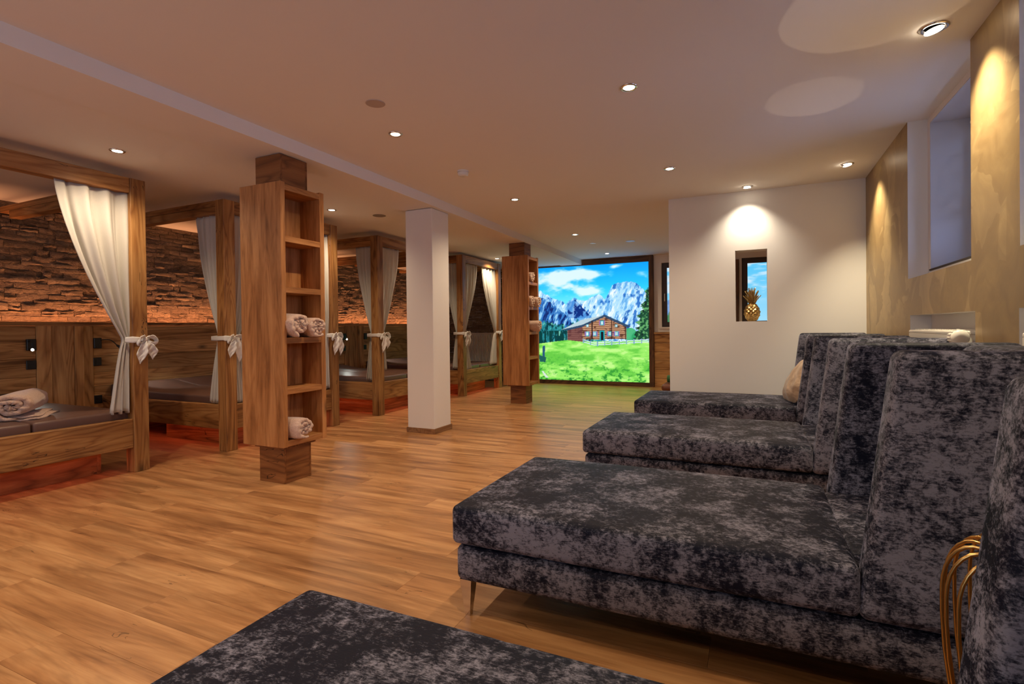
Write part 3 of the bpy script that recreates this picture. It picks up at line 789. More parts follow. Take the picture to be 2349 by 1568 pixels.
# ------------------------------------------------------------------ shelf towers
def shelf_tower(cx, cy, label, zt, fx, fy):
    t = empty('shelf_tower', (cx, cy, 0), label, 'shelf', 'oak shelf towers around the room columns')
    hw, zb, ztop = 0.216, 0.285, 2.26
    pth = 0.045
    # clad column: foot, head (four boards each)
    for z0, z1, nm in ((0.0, zb-0.02, 'foot_cladding'), (ztop, zt, 'head_cladding')):
        x0, x1, y0, y1 = fx[0], fx[1], fy[0], fy[1]
        obj(nm, cbox(x0, x1, y0, y0+0.02, z0, z1, 0.002), CLAD[0], t)
        obj(nm, cbox(x0, x1, y1-0.02, y1, z0, z1, 0.002), CLAD[0], t)
        obj(nm, cbox(x1-0.02, x1, y0+0.02, y1-0.02, z0, z1, 0.002), CLAD[1], t)
        obj(nm, cbox(x0, x0+0.02, y0+0.02, y1-0.02, z0, z1, 0.002), CLAD[1], t)
    obj('base_plate', cbox(fx[0]-0.04, fx[1]+0.01, fy[0]-0.01, fy[1]+0.04, zb-0.022, zb, 0.002), CLAD[0], t)
    obj('side_panel', cbox(cx-hw, cx+hw, cy-hw, cy-hw+pth, zb, ztop, 0.003), SHELFW[2], t)
    obj('side_panel', cbox(cx-hw, cx+hw, cy+hw-pth, cy+hw, zb, ztop, 0.003), SHELFW[2], t)
    obj('back_panel', box(cx-0.02, cx+0.0, cy-hw+pth, cy+hw-pth, zb, ztop), SHELFW[2], t)
    for z in (0.31, 0.70, 1.08, 1.46, 1.84, 2.225):
        obj('shelf_board', cbox(cx-hw+0.004, cx+hw-0.004, cy-hw+pth-0.002, cy+hw-pth+0.002, z-0.022, z+0.022, 0.002), SHELFW[1], t)
    return t
T1 = (-3.356, 2.986); T2 = (-3.265, 7.43)
shelf_tower(*T1, 'tall oak shelf tower standing closest, with three rolled towels', 2.485, (-3.46, -3.20), (2.825, 3.09))
shelf_tower(*T2, 'tall oak shelf tower standing next to the glowing picture', ZS-drop(7.4), (-3.385, -3.13), (7.275, 7.53))
# ------------------------------------------------------------------ rolled towels
def towel_vf(R=0.075, L=0.3, turns=2.6, flat=0.85, seed=0, open_=0.35, nz=9):
    """spirally rolled thick fleece, axis along +X, resting on z=0"""
    r = random.Random(seed); n = int(34*turns); th0 = R/(turns+0.55)
    ph = [r.uniform(0, 6.28) for _ in range(8)]
    V, F = [], []
    T = 2*PI*turns
    a_end = -PI/2+r.uniform(-0.4, 0.7)
    for j in range(nz):
        s = j/(nz-1); xx = (s-0.5)*L
        endc = 1.0-0.06*(abs(2*s-1)**6)
        for i in range(n):
            t = T*i/(n-1); ang = a_end-(T-t)
            rad = th0*0.55+(R-th0*0.55)*t/T
            wob = 1+0.10*math.sin(2*ang+ph[0])*(1-t/T)+0.06*math.sin(3*ang+ph[1]+2*s)+0.025*math.sin(7*ang+ph[2]+5*s)
            th = th0*(0.84+0.10*math.sin(5*ang+ph[3]))
            if i > n-6: th *= 0.55+0.09*(n-1-i)
            for k, rr in enumerate((rad*wob*endc, max(0.002, rad*wob*endc-th))):
                off = 0.012*math.sin(1.7*ang+ph[4])*(1-t/T) if j in (0, nz-1) else 0
                V.append((xx+off*(1 if j else -1)*0.8+0.006*math.sin(9*ang+ph[5])*(1 if j in (0, nz-1) else 0), rr*math.cos(ang)*1.06, rr*math.sin(ang)*flat))
    st = 2*n
    for j in range(nz-1):
        for i in range(n-1):
            a = j*st+2*i
            F.append((a, a+2, a+st+2, a+st)); F.append((a+1, a+st+1, a+st+3, a+3))
        F.append((j*st, j*st+st, j*st+st+1, j*st+1)); e = j*st+2*(n-1); F.append((e, e+1, e+st+1, e+st))
    for i in range(n-1):
        a = 2*i; F.append((a, a+1, a+3, a+2)); b = (nz-1)*st+2*i; F.append((b, b+2, b+3, b+1))
    V = np.array(V)
    # rests on its belly
    zmin = V[:, 2].min(); lo_ = V[:, 2]-zmin
    V[:, 2] = np.where(lo_ < 0.014, 0.006+lo_*0.55, lo_)
    V[:, 2] -= V[:, 2].min()
    return V, F
def towel(loc, rotz, label, group, tail=False, **kw):
    v, f = towel_vf(**kw)
    c, s = math.cos(rotz), math.sin(rotz)
    w = np.stack([v[:, 0]*c-v[:, 1]*s+loc[0], v[:, 0]*s+v[:, 1]*c+loc[1], v[:, 2]+loc[2]], 1)
    if not tail:
        return tag(obj('rolled_towel', (w, f), TERRY, loc=loc, smooth=True), label, 'towel', group)
    o = empty('rolled_towel', loc, label, 'towel', group)
    obj('roll', (w, f), TERRY, o, smooth=True)
    # loose folded layers under the roll
    for q, (dy, wd, ln) in enumerate(((0.05, 0.24, 0.46), (0.035, 0.2, 0.40))):
        U, Vv = np.meshgrid(np.linspace(-ln/2, ln/2, 24), np.linspace(-wd/2, wd/2, 12), indexing='ij')
        Z = 0.008+0.017*q+0.005*np.sin(U*30+q)+0.005*np.cos(Vv*40+U*12); X = U+0.02*np.sin(Vv*25); Y = Vv+dy+0.012*np.sin(U*22)
        P = np.stack([X*c-Y*s+loc[0], X*s+Y*c+loc[1], Z+loc[2]-0.004], -1)
        obj('loose_fold', solid_sheet(P, 0.014), TERRY, o, smooth=True)
    return o
G1 = 'rolled towels in the near shelf tower'; G2 = 'rolled towels in the far shelf tower'
cx, cy = T1; xs = cx+0.13
towel((xs, cy-0.086, 1.103), 0.05, 'beige rolled towel, fuller one of the pair in the near tower', G1, R=0.1, L=0.26, seed=3, flat=1.02, turns=2.3)
towel((xs+0.015, cy+0.088, 1.103), -0.06, 'beige rolled towel, flatter one of the pair in the near tower', G1, R=0.088, L=0.27, seed=5, flat=0.98, turns=2.7)
towel((xs+0.01, cy-0.075, 0.333), 0.1, 'beige rolled towel alone on the lowest board of the near tower', G1, R=0.093, L=0.28, seed=8, flat=0.98, turns=2.5)
cx, cy = T2; xs = cx+0.125
towel((xs, cy-0.05, 1.863), 0.0, 'single rolled towel on the uppermost filled board of the far tower', G2, R=0.09, L=0.22, seed=11, flat=0.95)
towel((xs, cy-0.09, 1.483), 0.05, 'rolled towel of the far tower pair, on the side towards the pillar', G2, R=0.086, L=0.24, seed=12, flat=1.1)
towel((xs+0.03, cy+0.085, 1.483), -0.05, 'rolled towel of the far tower pair, on the side towards the picture', G2, R=0.086, L=0.26, seed=13, flat=1.05)
towel((xs+0.04, cy+0.02, 1.103), 0.1, 'rolled towel jutting out of the lowest filled board of the far tower', G2, R=0.1, L=0.30, seed=14, flat=0.95)
towel((cx-0.135, cy-0.05, 1.863), 0.0, 'rolled towel bulging out of the far tower towards the beds', G2, R=0.09, L=0.25, seed=15, flat=0.95)

# ------------------------------------------------------------------ canopy beds
BEDS = [(1.20, 2.70, -4.625), (3.375, 4.88, -4.575), (5.59, 7.09, -4.55), (7.72, 9.22, -4.475)]
BNAME = ['canopy bed cut off at the picture edge, with a rolled blanket on it', 'canopy bed half hidden behind the near shelf tower',
         'canopy bed half hidden behind the white pillar', 'last canopy bed, in front of the fluted radiator']
SHORT = ['first bed with the rolled blanket', 'bed behind the near shelf tower', 'bed behind the white pillar', 'last bed before the radiator']
def led(p, parent, x0, x1, y0, y1, z):
    obj('led_strip', box(x0, x1, y0, y1, z, z+0.006), LEDR, parent)
    sx, sy = x1-x0, y1-y0
    add_light('underglow', 'AREA', ((x0+x1)/2, (y0+y1)/2, z-0.006), parent, p*max(sx, sy), (1.0, 0.14, 0.07), (0, 0, 0), shape='RECTANGLE', size=sx, size_y=sy)
for bi, (y0, y1, xf) in enumerate(BEDS):
    b = empty('canopy_bed', (-5.6, (y0+y1)/2, 0), 'oak ' + BNAME[bi], 'bed', 'oak canopy beds along the stone wall')
    pw = 0.118
    for ya in (y0, y1-pw):
        obj('post', cbox(xf-pw, xf, ya, ya+pw, 0, 2.425, 0.004), OAK[2], b)
        obj('side_beam', cbox(-6.84, xf-pw, ya+0.012, ya+pw-0.012, 2.37, 2.425, 0.003), OAK[0], b)
        obj('side_beam', cbox(-6.63, xf-pw, ya+0.012, ya+pw-0.012, 2.295, 2.368, 0.003), OAK[0], b)
        obj('side_rail', cbox(-6.66, xf-pw, ya+0.02, ya+0.02+0.06, 0.205, 0.44, 0.003), OAK[0], b)
    obj('front_beam', cbox(xf-0.105, xf-0.008, y0+pw, y1-pw, 2.302, 2.425, 0.004), OAK[1], b)
    obj('front_rail', cbox(xf-0.075, xf-0.012, y0+pw, y1-pw, 0.205, 0.444, 0.004), OAK[1], b)
    obj('slat_base', box(-6.66, xf-0.08, y0+0.085, y1-0.1, 0.38, 0.408), DARKM, b)
    for nm, bb, mt in (('plinth_board', (-5.88, xf-0.25, y0+0.235, y0+0.265), 0), ('plinth_board', (-5.88, xf-0.25, y1-0.265, y1-0.235), 0), ('plinth_board', (xf-0.28, xf-0.25, y0+0.265, y1-0.265), 1), ('plinth_board', (-6.62, -6.1, y0+0.06, y0+0.09), 0)):
        obj(nm, cbox(*bb, 0, 0.378, 0.002), OAK[mt], b)
    led(GLOW_W, b, xf-0.15, xf-0.135, y0+0.14, y1-0.14, 0.195)
    led(GLOW_W*0.8, b, -6.6, xf-0.18, y0+0.13, y0+0.145, 0.195)
    # two leatherette mattresses with raised head ends
    ym = (y0+y1)/2
    for mi, (a, c) in enumerate(((y0+0.09, ym-0.003), (ym+0.003, y1-0.1))):
        def lift(Vv):
            t = np.clip((-6.02-Vv[:, 0])/0.55, 0, 1); t = t*t*(3-2*t)
            Vv[:, 2] += t*0.06*np.clip((Vv[:, 2]-0.408)/0.1, 0, 1)
            return Vv
        tag(obj('mattress', softbox(-6.655, xf-0.085, a, c, 0.409, 0.512, 0.022, (24, 5, 3), lift), LEATHER, loc=(-5.6, (a+c)/2, 0.409), smooth=True),
            'taupe leatherette mattress on the %s, half %s' % (SHORT[bi], ('towards the viewer', 'towards the glowing picture')[mi]), 'mattress', 'leatherette bed mattresses')

# rolled blanket on the first bed
towel((-5.13, 2.06, 0.512), -0.62, 'thick beige blanket rolled up on the first canopy bed', 'blanket', tail=True, R=0.15, L=0.5, seed=21, turns=2.4, flat=0.74)

# ------------------------------------------------------------------ curtains and tie bows
def curtain(label, fixed, free_top, free_bot, ztop, ztie, zbot, axis, seed, tie_gap=0.05, folds=4.5, amp=0.022, hem=None):
    """sheer panel: 'fixed' is the post side, gathered at ztie; axis 'x' or 'y' is the direction it spreads; fixed=(x,y)"""
    r = random.Random(seed); nu, nv = 56, 60
    ph = r.uniform(0, 6.28); P = np.zeros((nu, nv, 3))
    k = 0 if axis == 'x' else 1
    wt = free_top-fixed[k]; wb_ = free_bot-fixed[k]; sg = math.copysign(1, wt)
    for j in range(nv):
        z = ztop+(zbot-ztop)*j/(nv-1)
        if z >= ztie:
            t = (ztop-z)/(ztop-ztie); wd = wt+(sg*tie_gap-wt)*(t**1.45); gath = t
        else:
            t = (ztie-z)/(ztie-zbot); wd = sg*tie_gap+(wb_-sg*tie_gap)*min(1, t**0.75*1.02); gath = 1-0.75*t
        for i in range(nu):
            u = i/(nu-1); s = u*wd
            a = amp*(0.55+0.55*min(1, t*3 if z >= ztie else 1))*(1-0.35*gath)
            d = a*math.sin(2*PI*folds*(u**0.9)+ph+0.8*math.sin(2.3*z+ph))+0.4*a*math.sin(2*PI*folds*2.2*u+2*ph+z*1.7)
            s += 0.012*math.sin(2*PI*folds*u+ph+1.3)*(1-gath*0.6)
            zz = z
            if j > nv-4: zz += 0.010*math.sin(2*PI*folds*u+ph)
            p = [fixed[0], fixed[1], zz]; p[k] += s; p[1-k] += d
            P[i, j] = p
    return tag(obj('curtain', solid_sheet(P, 0.0015), SHEER, loc=(fixed[0], fixed[1], zbot), smooth=True), label, 'curtain', 'sheer white bed curtains')
def ribbon(pts, widths, wdir, th=0.004, cup=0.0, n2=7):
    pts = [np.array(p, float) for p in pts]; nu = len(pts)
    wdir = np.array(wdir, float); wdir /= np.linalg.norm(wdir)
    P = np.zeros((nu, n2, 3))
    for i, p in enumerate(pts):
        t = pts[min(i+1, nu-1)]-pts[max(i-1, 0)]; nn = np.cross(t, wdir); nn /= np.linalg.norm(nn)+1e-9
        for j in range(n2):
            s = j/(n2-1)-0.5
            P[i, j] = p+wdir*s*widths[i]+nn*(cup*widths[i]*(4*s*s-0.5)+0.004*math.sin(9*s+i))
    return solid_sheet(P, th)
def spline(ctrl, n=18):
    c = [np.array(p, float) for p in ctrl]; out = []
    c = [2*c[0]-c[1]]+c+[2*c[-1]-c[-2]]
    for s in range(len(c)-3):
        for q in range(n//(len(c)-3)+1):
            t = q/(n//(len(c)-3)+1)
            a, b, d, e = c[s:s+4]
            out.append(0.5*((2*b)+(-a+d)*t+(2*a-5*b+4*d-e)*t*t+(-a+3*b-3*d+e)*t**3))
    out.append(c[-2]); return out
def tie_bow(label, xf, ya, z, at, seed, tail=0.16, ext=(0, 0, 0)):
    """voile band around a post (near corner ya) and its gathered curtain; bow on the room side at y=at; ext: room for cloth at -x, -y, +y"""
    r = random.Random(seed); pw = 0.118
    o = empty('curtain_tie', (xf, ya+pw/2, z), label, 'curtain tie', 'white curtain ties with bows')
    e = 0.006; x0, y0_, y1_ = xf-pw-e-ext[0], ya-e-ext[1], ya+pw+e+ext[2]
    loop = [(x0, ya-e), (xf-0.02, ya-e), (xf+e, ya-e), (xf+e, ya+pw/2), (xf+e, ya+pw+e), (xf-0.03, y1_), (xf-pw+0.03, y1_), (x0, ya+pw+e), (x0, ya+pw/2)]
    if ext[1]: loop[0] = (xf-pw+0.03, y0_); loop[1] = (xf-0.035, y0_)
    P = np.zeros((len(loop)+1, 5, 3))
    for i in range(len(loop)+1):
        q = loop[i % len(loop)]
        for j in range(5): P[i, j] = (q[0], q[1], z+(j-2)*0.0115+0.004*math.sin(i*2.1+j))
    obj('band', solid_sheet(P, 0.005), BOWM, o, smooth=True)
    x = xf+0.02
    obj('knot', softbox(x-0.016, x+0.022, at-0.016, at+0.016, z-0.018, z+0.018, 0.012, (3, 3, 3)), BOWM, o, smooth=True)
    for sgn in (-1, 1):
        k = 1+0.2*r.uniform(-1, 1); dr = r.uniform(0.01, 0.035)
        lp = spline([(x, at, z+0.004), (x+0.02, at+sgn*0.028*k, z+0.026), (x+0.026, at+sgn*0.066*k, z+0.012-dr*0.4), (x+0.02, at+sgn*0.074*k, z-0.02-dr), (x+0.014, at+sgn*0.04*k, z-0.022-dr*0.6), (x, at, z-0.004)], 20)
        nL = len(lp); wd = [0.02+0.03*math.sin(PI*i/(nL-1)) for i in range(nL)]
        obj('loop', ribbon(lp, wd, (0.8, 0, 0.55), 0.005, 0.15), BOWM, o, smooth=True)
        L = tail*(1.12+0.3*r.uniform(-1, 1))
        tl = spline([(x+0.006, at+sgn*0.004, z-0.006), (x+0.03, at+sgn*0.024, z-0.045), (x+0.03, at+sgn*0.042, z-0.6*L), (x+0.016, at+sgn*0.05, z-L)], 24)
        nT = len(tl); wd = []
        for i in range(nT):
            t = i/(nT-1); wd.append(0.016+0.062*min(1, t*1.6) if t < 0.66 else max(0.004, 0.078*(1-(t-0.66)/0.34)))
        obj('tail', ribbon(tl, wd, (0.35, 1, 0.0), 0.004, 0.22), BOWM, o, smooth=True)
    return o
ZT, ZTI, ZBO = 2.30, 1.095, 0.475
(A0, A1, AX), (B0, B1, BX), (C0_, C1_, CX), (D0, D1, DX) = BEDS
pw = 0.118
curtain('white sheer curtain swept aside on the first canopy bed', (AX-0.06, A1-pw+0.01), 2.09, 2.43, ZT, ZTI, 0.5, 'y', 1, 0.06, 3.2, 0.03)
curtain('white sheer curtain on the second bed, on its side facing the viewer', (BX-pw+0.01, B0+0.06), -5.08, -4.875, ZT, ZTI, 0.46, 'x', 2, 0.06, 4.5, 0.026)
curtain('white sheer curtain showing between second bed post and near shelf tower', (BX-0.06, B0+pw-0.01), 3.92, 3.66, ZT, ZTI, 0.46, 'y', 3, 0.08)
curtain('white sheer curtain seen just past the near shelf tower', (BX-0.06, B1-pw+0.01), 4.34, 4.60, ZT, ZTI, 0.47, 'y', 4, 0.07)
curtain('white sheer curtain on the third bed, on its side facing the viewer', (CX-pw+0.01, C0_+0.06), -4.98, -4.80, ZT, ZTI, 0.475, 'x', 5, 0.05)
curtain('narrow white sheer curtain between third bed post and white pillar', (CX-0.06, C0_+pw-0.01), 6.12, 5.80, ZT, ZTI, 0.6, 'y', 6, 0.05)
curtain('white sheer curtain on the far post of the third bed, behind the white pillar', (CX-0.06, C1_-pw+0.01), 6.55, 6.85, ZT, ZTI, 0.475, 'y', 7, 0.06)
curtain('white sheer curtain on the last bed, on its side facing the viewer', (DX-pw+0.01, D0+0.06), -4.86, -4.71, ZT, ZTI, 0.475, 'x', 8, 0.05)
curtain('narrow white sheer curtain on the near post of the last bed, room side', (DX-0.06, D0+pw-0.01), 8.33, 8.10, ZT, ZTI, 0.44, 'y', 9, 0.06)
curtain('white sheer curtain on the last bed, beside the far shelf tower', (DX-0.06, D1-pw+0.01), 8.52, 8.84, ZT, ZTI, 0.475, 'y', 10, 0.06)
tie_bow('white voile bow tied round the post of the first canopy bed', AX, A1-pw, ZTI, A1-0.035, 31, 0.19, (0, 0.03, 0))
tie_bow('white voile bow round the post just beside the near shelf tower', BX, B0, ZTI-0.005, B0+0.07, 32, 0.19, (0.07, 0, 0.05))
tie_bow('white voile bow round the post seen just past the near shelf tower', BX, B1-pw, ZTI, B1-0.06, 33, 0.18, (0, 0.03, 0))
tie_bow('white voile bow round the post next to the white pillar', CX, C0_, ZTI-0.01, C0_+0.095, 34, 0.18, (0.06, 0, 0.04))
tie_bow('white voile bow on the far post of the third bed, behind the white pillar', CX, C1_-pw, ZTI, C1_-0.06, 35, 0.18, (0, 0.03, 0))
tie_bow('white voile bow round the near post of the last canopy bed', DX, D0, ZTI-0.015, D0+0.08, 36, 0.17, (0.06, 0, 0.05))
tie_bow('white voile bow round the post next to the far shelf tower', DX, D1-pw, ZTI-0.01, D1-0.05, 37, 0.16, (0, 0.03, 0))

# ------------------------------------------------------------------ reading lamps and sockets on the panelling
def reading_lamp(y, label, head, lit, power=0.0, aim=None):
    o = empty('reading_lamp', (-6.665, y, 1.05), label, 'lamp', 'black reading lamps over the beds')
    obj('wall_box', cbox(-6.668, -6.635, y-0.037, y+0.037, 0.985, 1.10, 0.004), BLACK, o)
    hd = np.array(head); st = np.array((-6.635, y+math.copysign(0.03, head[1]-y), 1.075))
    mid = (st+hd)/2+np.array((0.03, 0, 0.03))
    p = spline([st, st+np.array((0.03, 0.01, 0.004)), mid, hd], 14)
    obj('gooseneck', tube(p, 0.0055, 8), BLACK, o, smooth=True)
    d = np.array(aim)-hd; d /= np.linalg.norm(d)
    h = obj('head', tube([tuple(hd-d*0.012), tuple(hd), tuple(hd+d*0.03), tuple(hd+d*0.042)], [0.007, 0.013, 0.015, 0.015], 12), BLACK, o, smooth=True)
    obj('led', tube([tuple(hd+d*0.0425), tuple(hd+d*0.0445)], 0.0125, 12), LEDW, h)
    if power:
        s = add_light('reading_beam', 'SPOT', tuple(hd+d*0.05), o, power, (0.96, 1.0, 0.9), spot_size=1.25, spot_blend=0.5, shadow_soft_size=0.012)
        s.rotation_euler = Vector(d).to_track_quat('-Z', 'Y').to_euler()
    return o
def socket(y, z, label):
    o = empty('wall_socket', (-6.665, y, z), label, 'socket', 'black sockets in the bed panelling')
    obj('cover_plate', cbox(-6.668, -6.652, y-0.04, y+0.04, z-0.045, z+0.045, 0.003), BLACK, o)
    obj('insert', lathe([(0.0, 0), (0.022, 0), (0.022, 0.002), (0.0, 0.002)], (-6.652, y, z), 16, 'x'), BLACK, o)
reading_lamp(2.755, 'black reading lamp shining towards the viewer above the rolled blanket', (-6.57, 2.735, 1.0), True, 3.0, (-3.6, 1.3, 0.55))
reading_lamp(3.345, 'black reading lamp beside the first bed curtain, arm bent sideways', (-6.56, 3.50, 1.01), True, 15.0, (-6.3, 4.0, 0.55))
reading_lamp(7.23, 'black reading lamp glaring just past the near shelf tower', (-6.56, 7.20, 1.0), True, 3.0, (-3.8, 4.2, 0.7))
reading_lamp(7.79, 'black reading lamp seen just beside the curtain of the third bed', (-6.56, 7.95, 1.02), True, 15.0, (-6.3, 8.4, 0.55))
socket(2.757, 0.838, 'black socket below the lamp that shines at the viewer')
socket(3.345, 0.835, 'black socket below the lamp with the arm bent sideways')
socket(3.347, 0.413, 'lowest black socket, just above the mattress of the first bed')
socket(7.79, 0.835, 'black socket seen beside the curtain of the third bed')
socket(7.23, 0.835, 'black socket below the lamp glaring past the near tower')
# ------------------------------------------------------------------ velvet chaises
def make_chaise(label):
    """local frame: x from foot end (0) to back (2.03), y 0..0.885 away from the viewer"""
    c = empty('chaise', (0, 0, 0), label, 'chaise', 'dark crushed velvet chaises along the gold wall')
    Wd = 0.885
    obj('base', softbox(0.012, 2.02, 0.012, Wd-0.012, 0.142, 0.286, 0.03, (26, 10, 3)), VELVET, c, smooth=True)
    def puff(V):
        u = np.clip(V[:, 0]/1.38, 0, 1); v = np.clip(V[:, 1]/Wd, 0, 1)
        k = np.clip((V[:, 2]-0.30)/0.15, 0, 1)
        V[:, 2] += k*0.012*(1-(2*u-1)**4)*(1-(2*v-1)**4)
        seam = np.exp(-((V[:, 0]-0.60)/0.006)**2); V[:, 2] -= seam*0.004*k; V[:, 1] += seam*0.003*np.where(V[:, 1] < Wd/2, 1, -1)
        return V
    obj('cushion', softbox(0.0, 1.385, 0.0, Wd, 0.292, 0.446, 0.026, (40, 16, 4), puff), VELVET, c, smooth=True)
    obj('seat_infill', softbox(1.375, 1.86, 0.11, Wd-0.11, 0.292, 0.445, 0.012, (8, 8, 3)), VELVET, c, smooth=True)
    def wing(y0, y1):
        def shear(V):
            z = (V[:, 2]-0.29)/0.785; x = V[:, 0]
            front = 1.375+0.10*z
            V[:, 0] = front+(x-1.375)/(2.03-1.375)*(2.03+0.0*z-front)
            return V
        return softbox(1.375, 2.03, y0, y1, 0.288, 1.075, 0.032, (10, 4, 14), shear)
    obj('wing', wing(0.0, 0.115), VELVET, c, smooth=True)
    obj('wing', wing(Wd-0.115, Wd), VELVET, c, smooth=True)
    def lean(V):
        z = (V[:, 2]-0.30)/0.77; V[:, 0] += 0.03*z; return V
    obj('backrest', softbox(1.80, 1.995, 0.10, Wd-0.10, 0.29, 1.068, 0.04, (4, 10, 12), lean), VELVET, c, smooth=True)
    for (lx, ly) in ((0.055, 0.045), (0.055, Wd-0.045), (1.95, 0.05), (1.95, Wd-0.05)):
        t, bt = 0.026, 0.011
        v = [(lx-bt, ly-bt, 0), (lx+bt, ly-bt, 0), (lx+bt, ly+bt, 0), (lx-bt, ly+bt, 0), (lx-t, ly-t, 0.15), (lx+t, ly-t, 0.15), (lx+t, ly+t, 0.15), (lx-t, ly+t, 0.15)]
        obj('leg', (v, box(0, 1, 0, 1, 0, 1)[1]), STEEL, c)
    return c
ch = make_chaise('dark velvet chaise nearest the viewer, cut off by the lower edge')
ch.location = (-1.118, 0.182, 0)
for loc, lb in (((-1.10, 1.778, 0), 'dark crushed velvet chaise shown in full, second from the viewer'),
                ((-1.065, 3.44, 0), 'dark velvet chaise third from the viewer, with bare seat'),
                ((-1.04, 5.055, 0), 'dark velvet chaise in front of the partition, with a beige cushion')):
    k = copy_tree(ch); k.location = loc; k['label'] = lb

# crumpled satin cushion on the last chaise
def pillow_def(V):
    u, v = V[:, 0]/0.22, V[:, 1]/0.22
    th = np.clip((1-np.abs(u)**2.6)*(1-np.abs(v)**2.6), 0.02, 1)**0.55
    V[:, 2] *= th
    V[:, 2] += 0.010*np.sin(6*u+3*v)*np.abs(v)+0.005*np.sin(8*v-4*u)
    V[:, 0] *= 1-0.06*np.abs(v)**2; V[:, 1] *= 1-0.06*np.abs(u)**2
    return V
pv, pf = softbox(-0.22, 0.22, -0.22, 0.22, -0.085, 0.085, 0.08, (16, 16, 5), pillow_def)
Rm = np.array((Euler((0.0, -1.05, 0.22)).to_matrix()))
pv = pv@Rm.T+np.array((0.41, 5.42, 0.65))
def satin():
    g = G('beige_satin'); co = g.objco(); n = g.noise(co, 9, 5, 0.6, 1.5).outputs[0]
    g.bsdf(Base_Color=g.ramp(n, [(0.3, lin(128,102,82)), (0.7, lin(186,158,132))]), Roughness=0.38, Normal=g.bump(n, 0.25, 0.02), Sheen_Weight=0.2); return g.m
tag(obj('cushion', (pv, pf), satin(), loc=(0.41, 5.42, 0.45), smooth=True), 'crumpled beige satin cushion leaning on the back of the last chaise', 'cushion')

# ------------------------------------------------------------------ gold wire side tables
def wire_table(cx, cy, label, nw=26, glint=None, gsize=0.40):
    t = empty('side_table', (cx, cy, 0), label, 'side table', 'gold wire side tables between the chaises')
    for k in range(nw):
        a = 2*PI*k/nw; ca, sa = math.cos(a), math.sin(a)
        prof = [(0.165, 0.006), (0.178, 0.12), (0.198, 0.28), (0.214, 0.42), (0.218, 0.50)]
        prof += [(0.158+0.06*math.cos(q), 0.555+0.108*math.sin(q)) for q in np.linspace(0, PI*0.93, 13)]
        prof += [(0.098, 0.46), (0.10, 0.32), (0.112, 0.16), (0.125, 0.006)]
        tw = 0.35
        pts = []
        for r_, z in prof:
            an = a+tw*(0.22-r_)/0.11*0.4
            pts.append((cx+r_*math.cos(an), cy+r_*math.sin(an), z))
        obj('wire', tube(pts, 0.0042, 8), GOLD, t, smooth=True)
    ringp = lambda R, z, r: ([(cx+R*math.cos(q), cy+R*math.sin(q), z) for q in np.linspace(0, 2*PI, 41)], r)
    obj('base_ring', tube(*ringp(0.165, 0.006, 0.005), 8, False), GOLD, t, smooth=True)
    obj('base_ring', tube(*ringp(0.125, 0.006, 0.005), 8, False), GOLD, t, smooth=True)
    obj('table_top', lathe([(0.0, 0), (0.097, 0), (0.1, 0.004), (0.097, 0.008), (0.0, 0.008)], (cx, cy, 0.605), 40), MIRROR, t)
    if glint:   # made-up lamp standing in for a downlight's reflection thrown onto the ceiling
        d = Vector(glint)-Vector((cx, cy, 0.64))
        up = obj('added_uplight', lathe([(0.0, 0), (0.034, 0), (0.036, 0.006), (0.034, 0.022), (0.0, 0.022)], (cx, cy, 0.613), 24), BLACK, t)
        obj('lens', lathe([(0.0, 0), (0.026, 0), (0.026, 0.002), (0.0, 0.002)], (cx, cy, 0.635), 20), LAMPE, up)
        s_ = add_light('stand_in_beam', 'SPOT', (cx, cy, 0.64), t, 14.0, WARM, spot_size=gsize, spot_blend=0.03, shadow_soft_size=0.004)
        s_.rotation_euler = d.to_track_quat('-Z', 'Y').to_euler()
    return t
wire_table(0.60, 1.42, 'gold wire side table between the two chaises closest to the viewer')
wire_table(0.62, 3.05, 'gold wire side table between the second and third chaise', glint=(0.53, 2.86, ZH))
wire_table(0.68, 4.69, 'gold wire side table between the third and last chaise', glint=(0.37, 3.83, ZH), gsize=0.25)

# ------------------------------------------------------------------ gold pineapple in the slot
pa = empty('pineapple', (0.008, 6.135, NZ0), 'gold pineapple ornament standing in the partition slot', 'ornament')
def pine_body(c, rx, hz, z0):
    nu, nv = 96, 60; V, F = [], []
    for j in range(nv):
        s = j/(nv-1); b = PI*(0.10+0.86*s)
        r0 = rx*(math.sin(b)**0.62); zz = z0+hz*(1-math.cos(PI*s))/2*0.98
        zz = z0+hz*s
        for i in range(nu):
            a = 2*PI*i/nu
            p, q = (a/(2*PI)*9+s*5) % 1, (a/(2*PI)*9-s*5) % 1
            bm = 1-2*max(abs(p-0.5), abs(q-0.5))
            r = r0*(0.92+0.17*bm)
            V.append((c[0]+r*math.cos(a), c[1]+r*math.sin(a), zz))
    for j in range(nv-1):
        for i in range(nu):
            i2 = (i+1) % nu; F.append((j*nu+i, j*nu+i2, (j+1)*nu+i2, (j+1)*nu+i))
    F.append(tuple(range(nu))[::-1]); F.append(tuple((nv-1)*nu+i for i in range(nu)))
    return V, F
obj('body', pine_body((0.008, 6.135), 0.078, 0.2, NZ0), PINEG, pa)
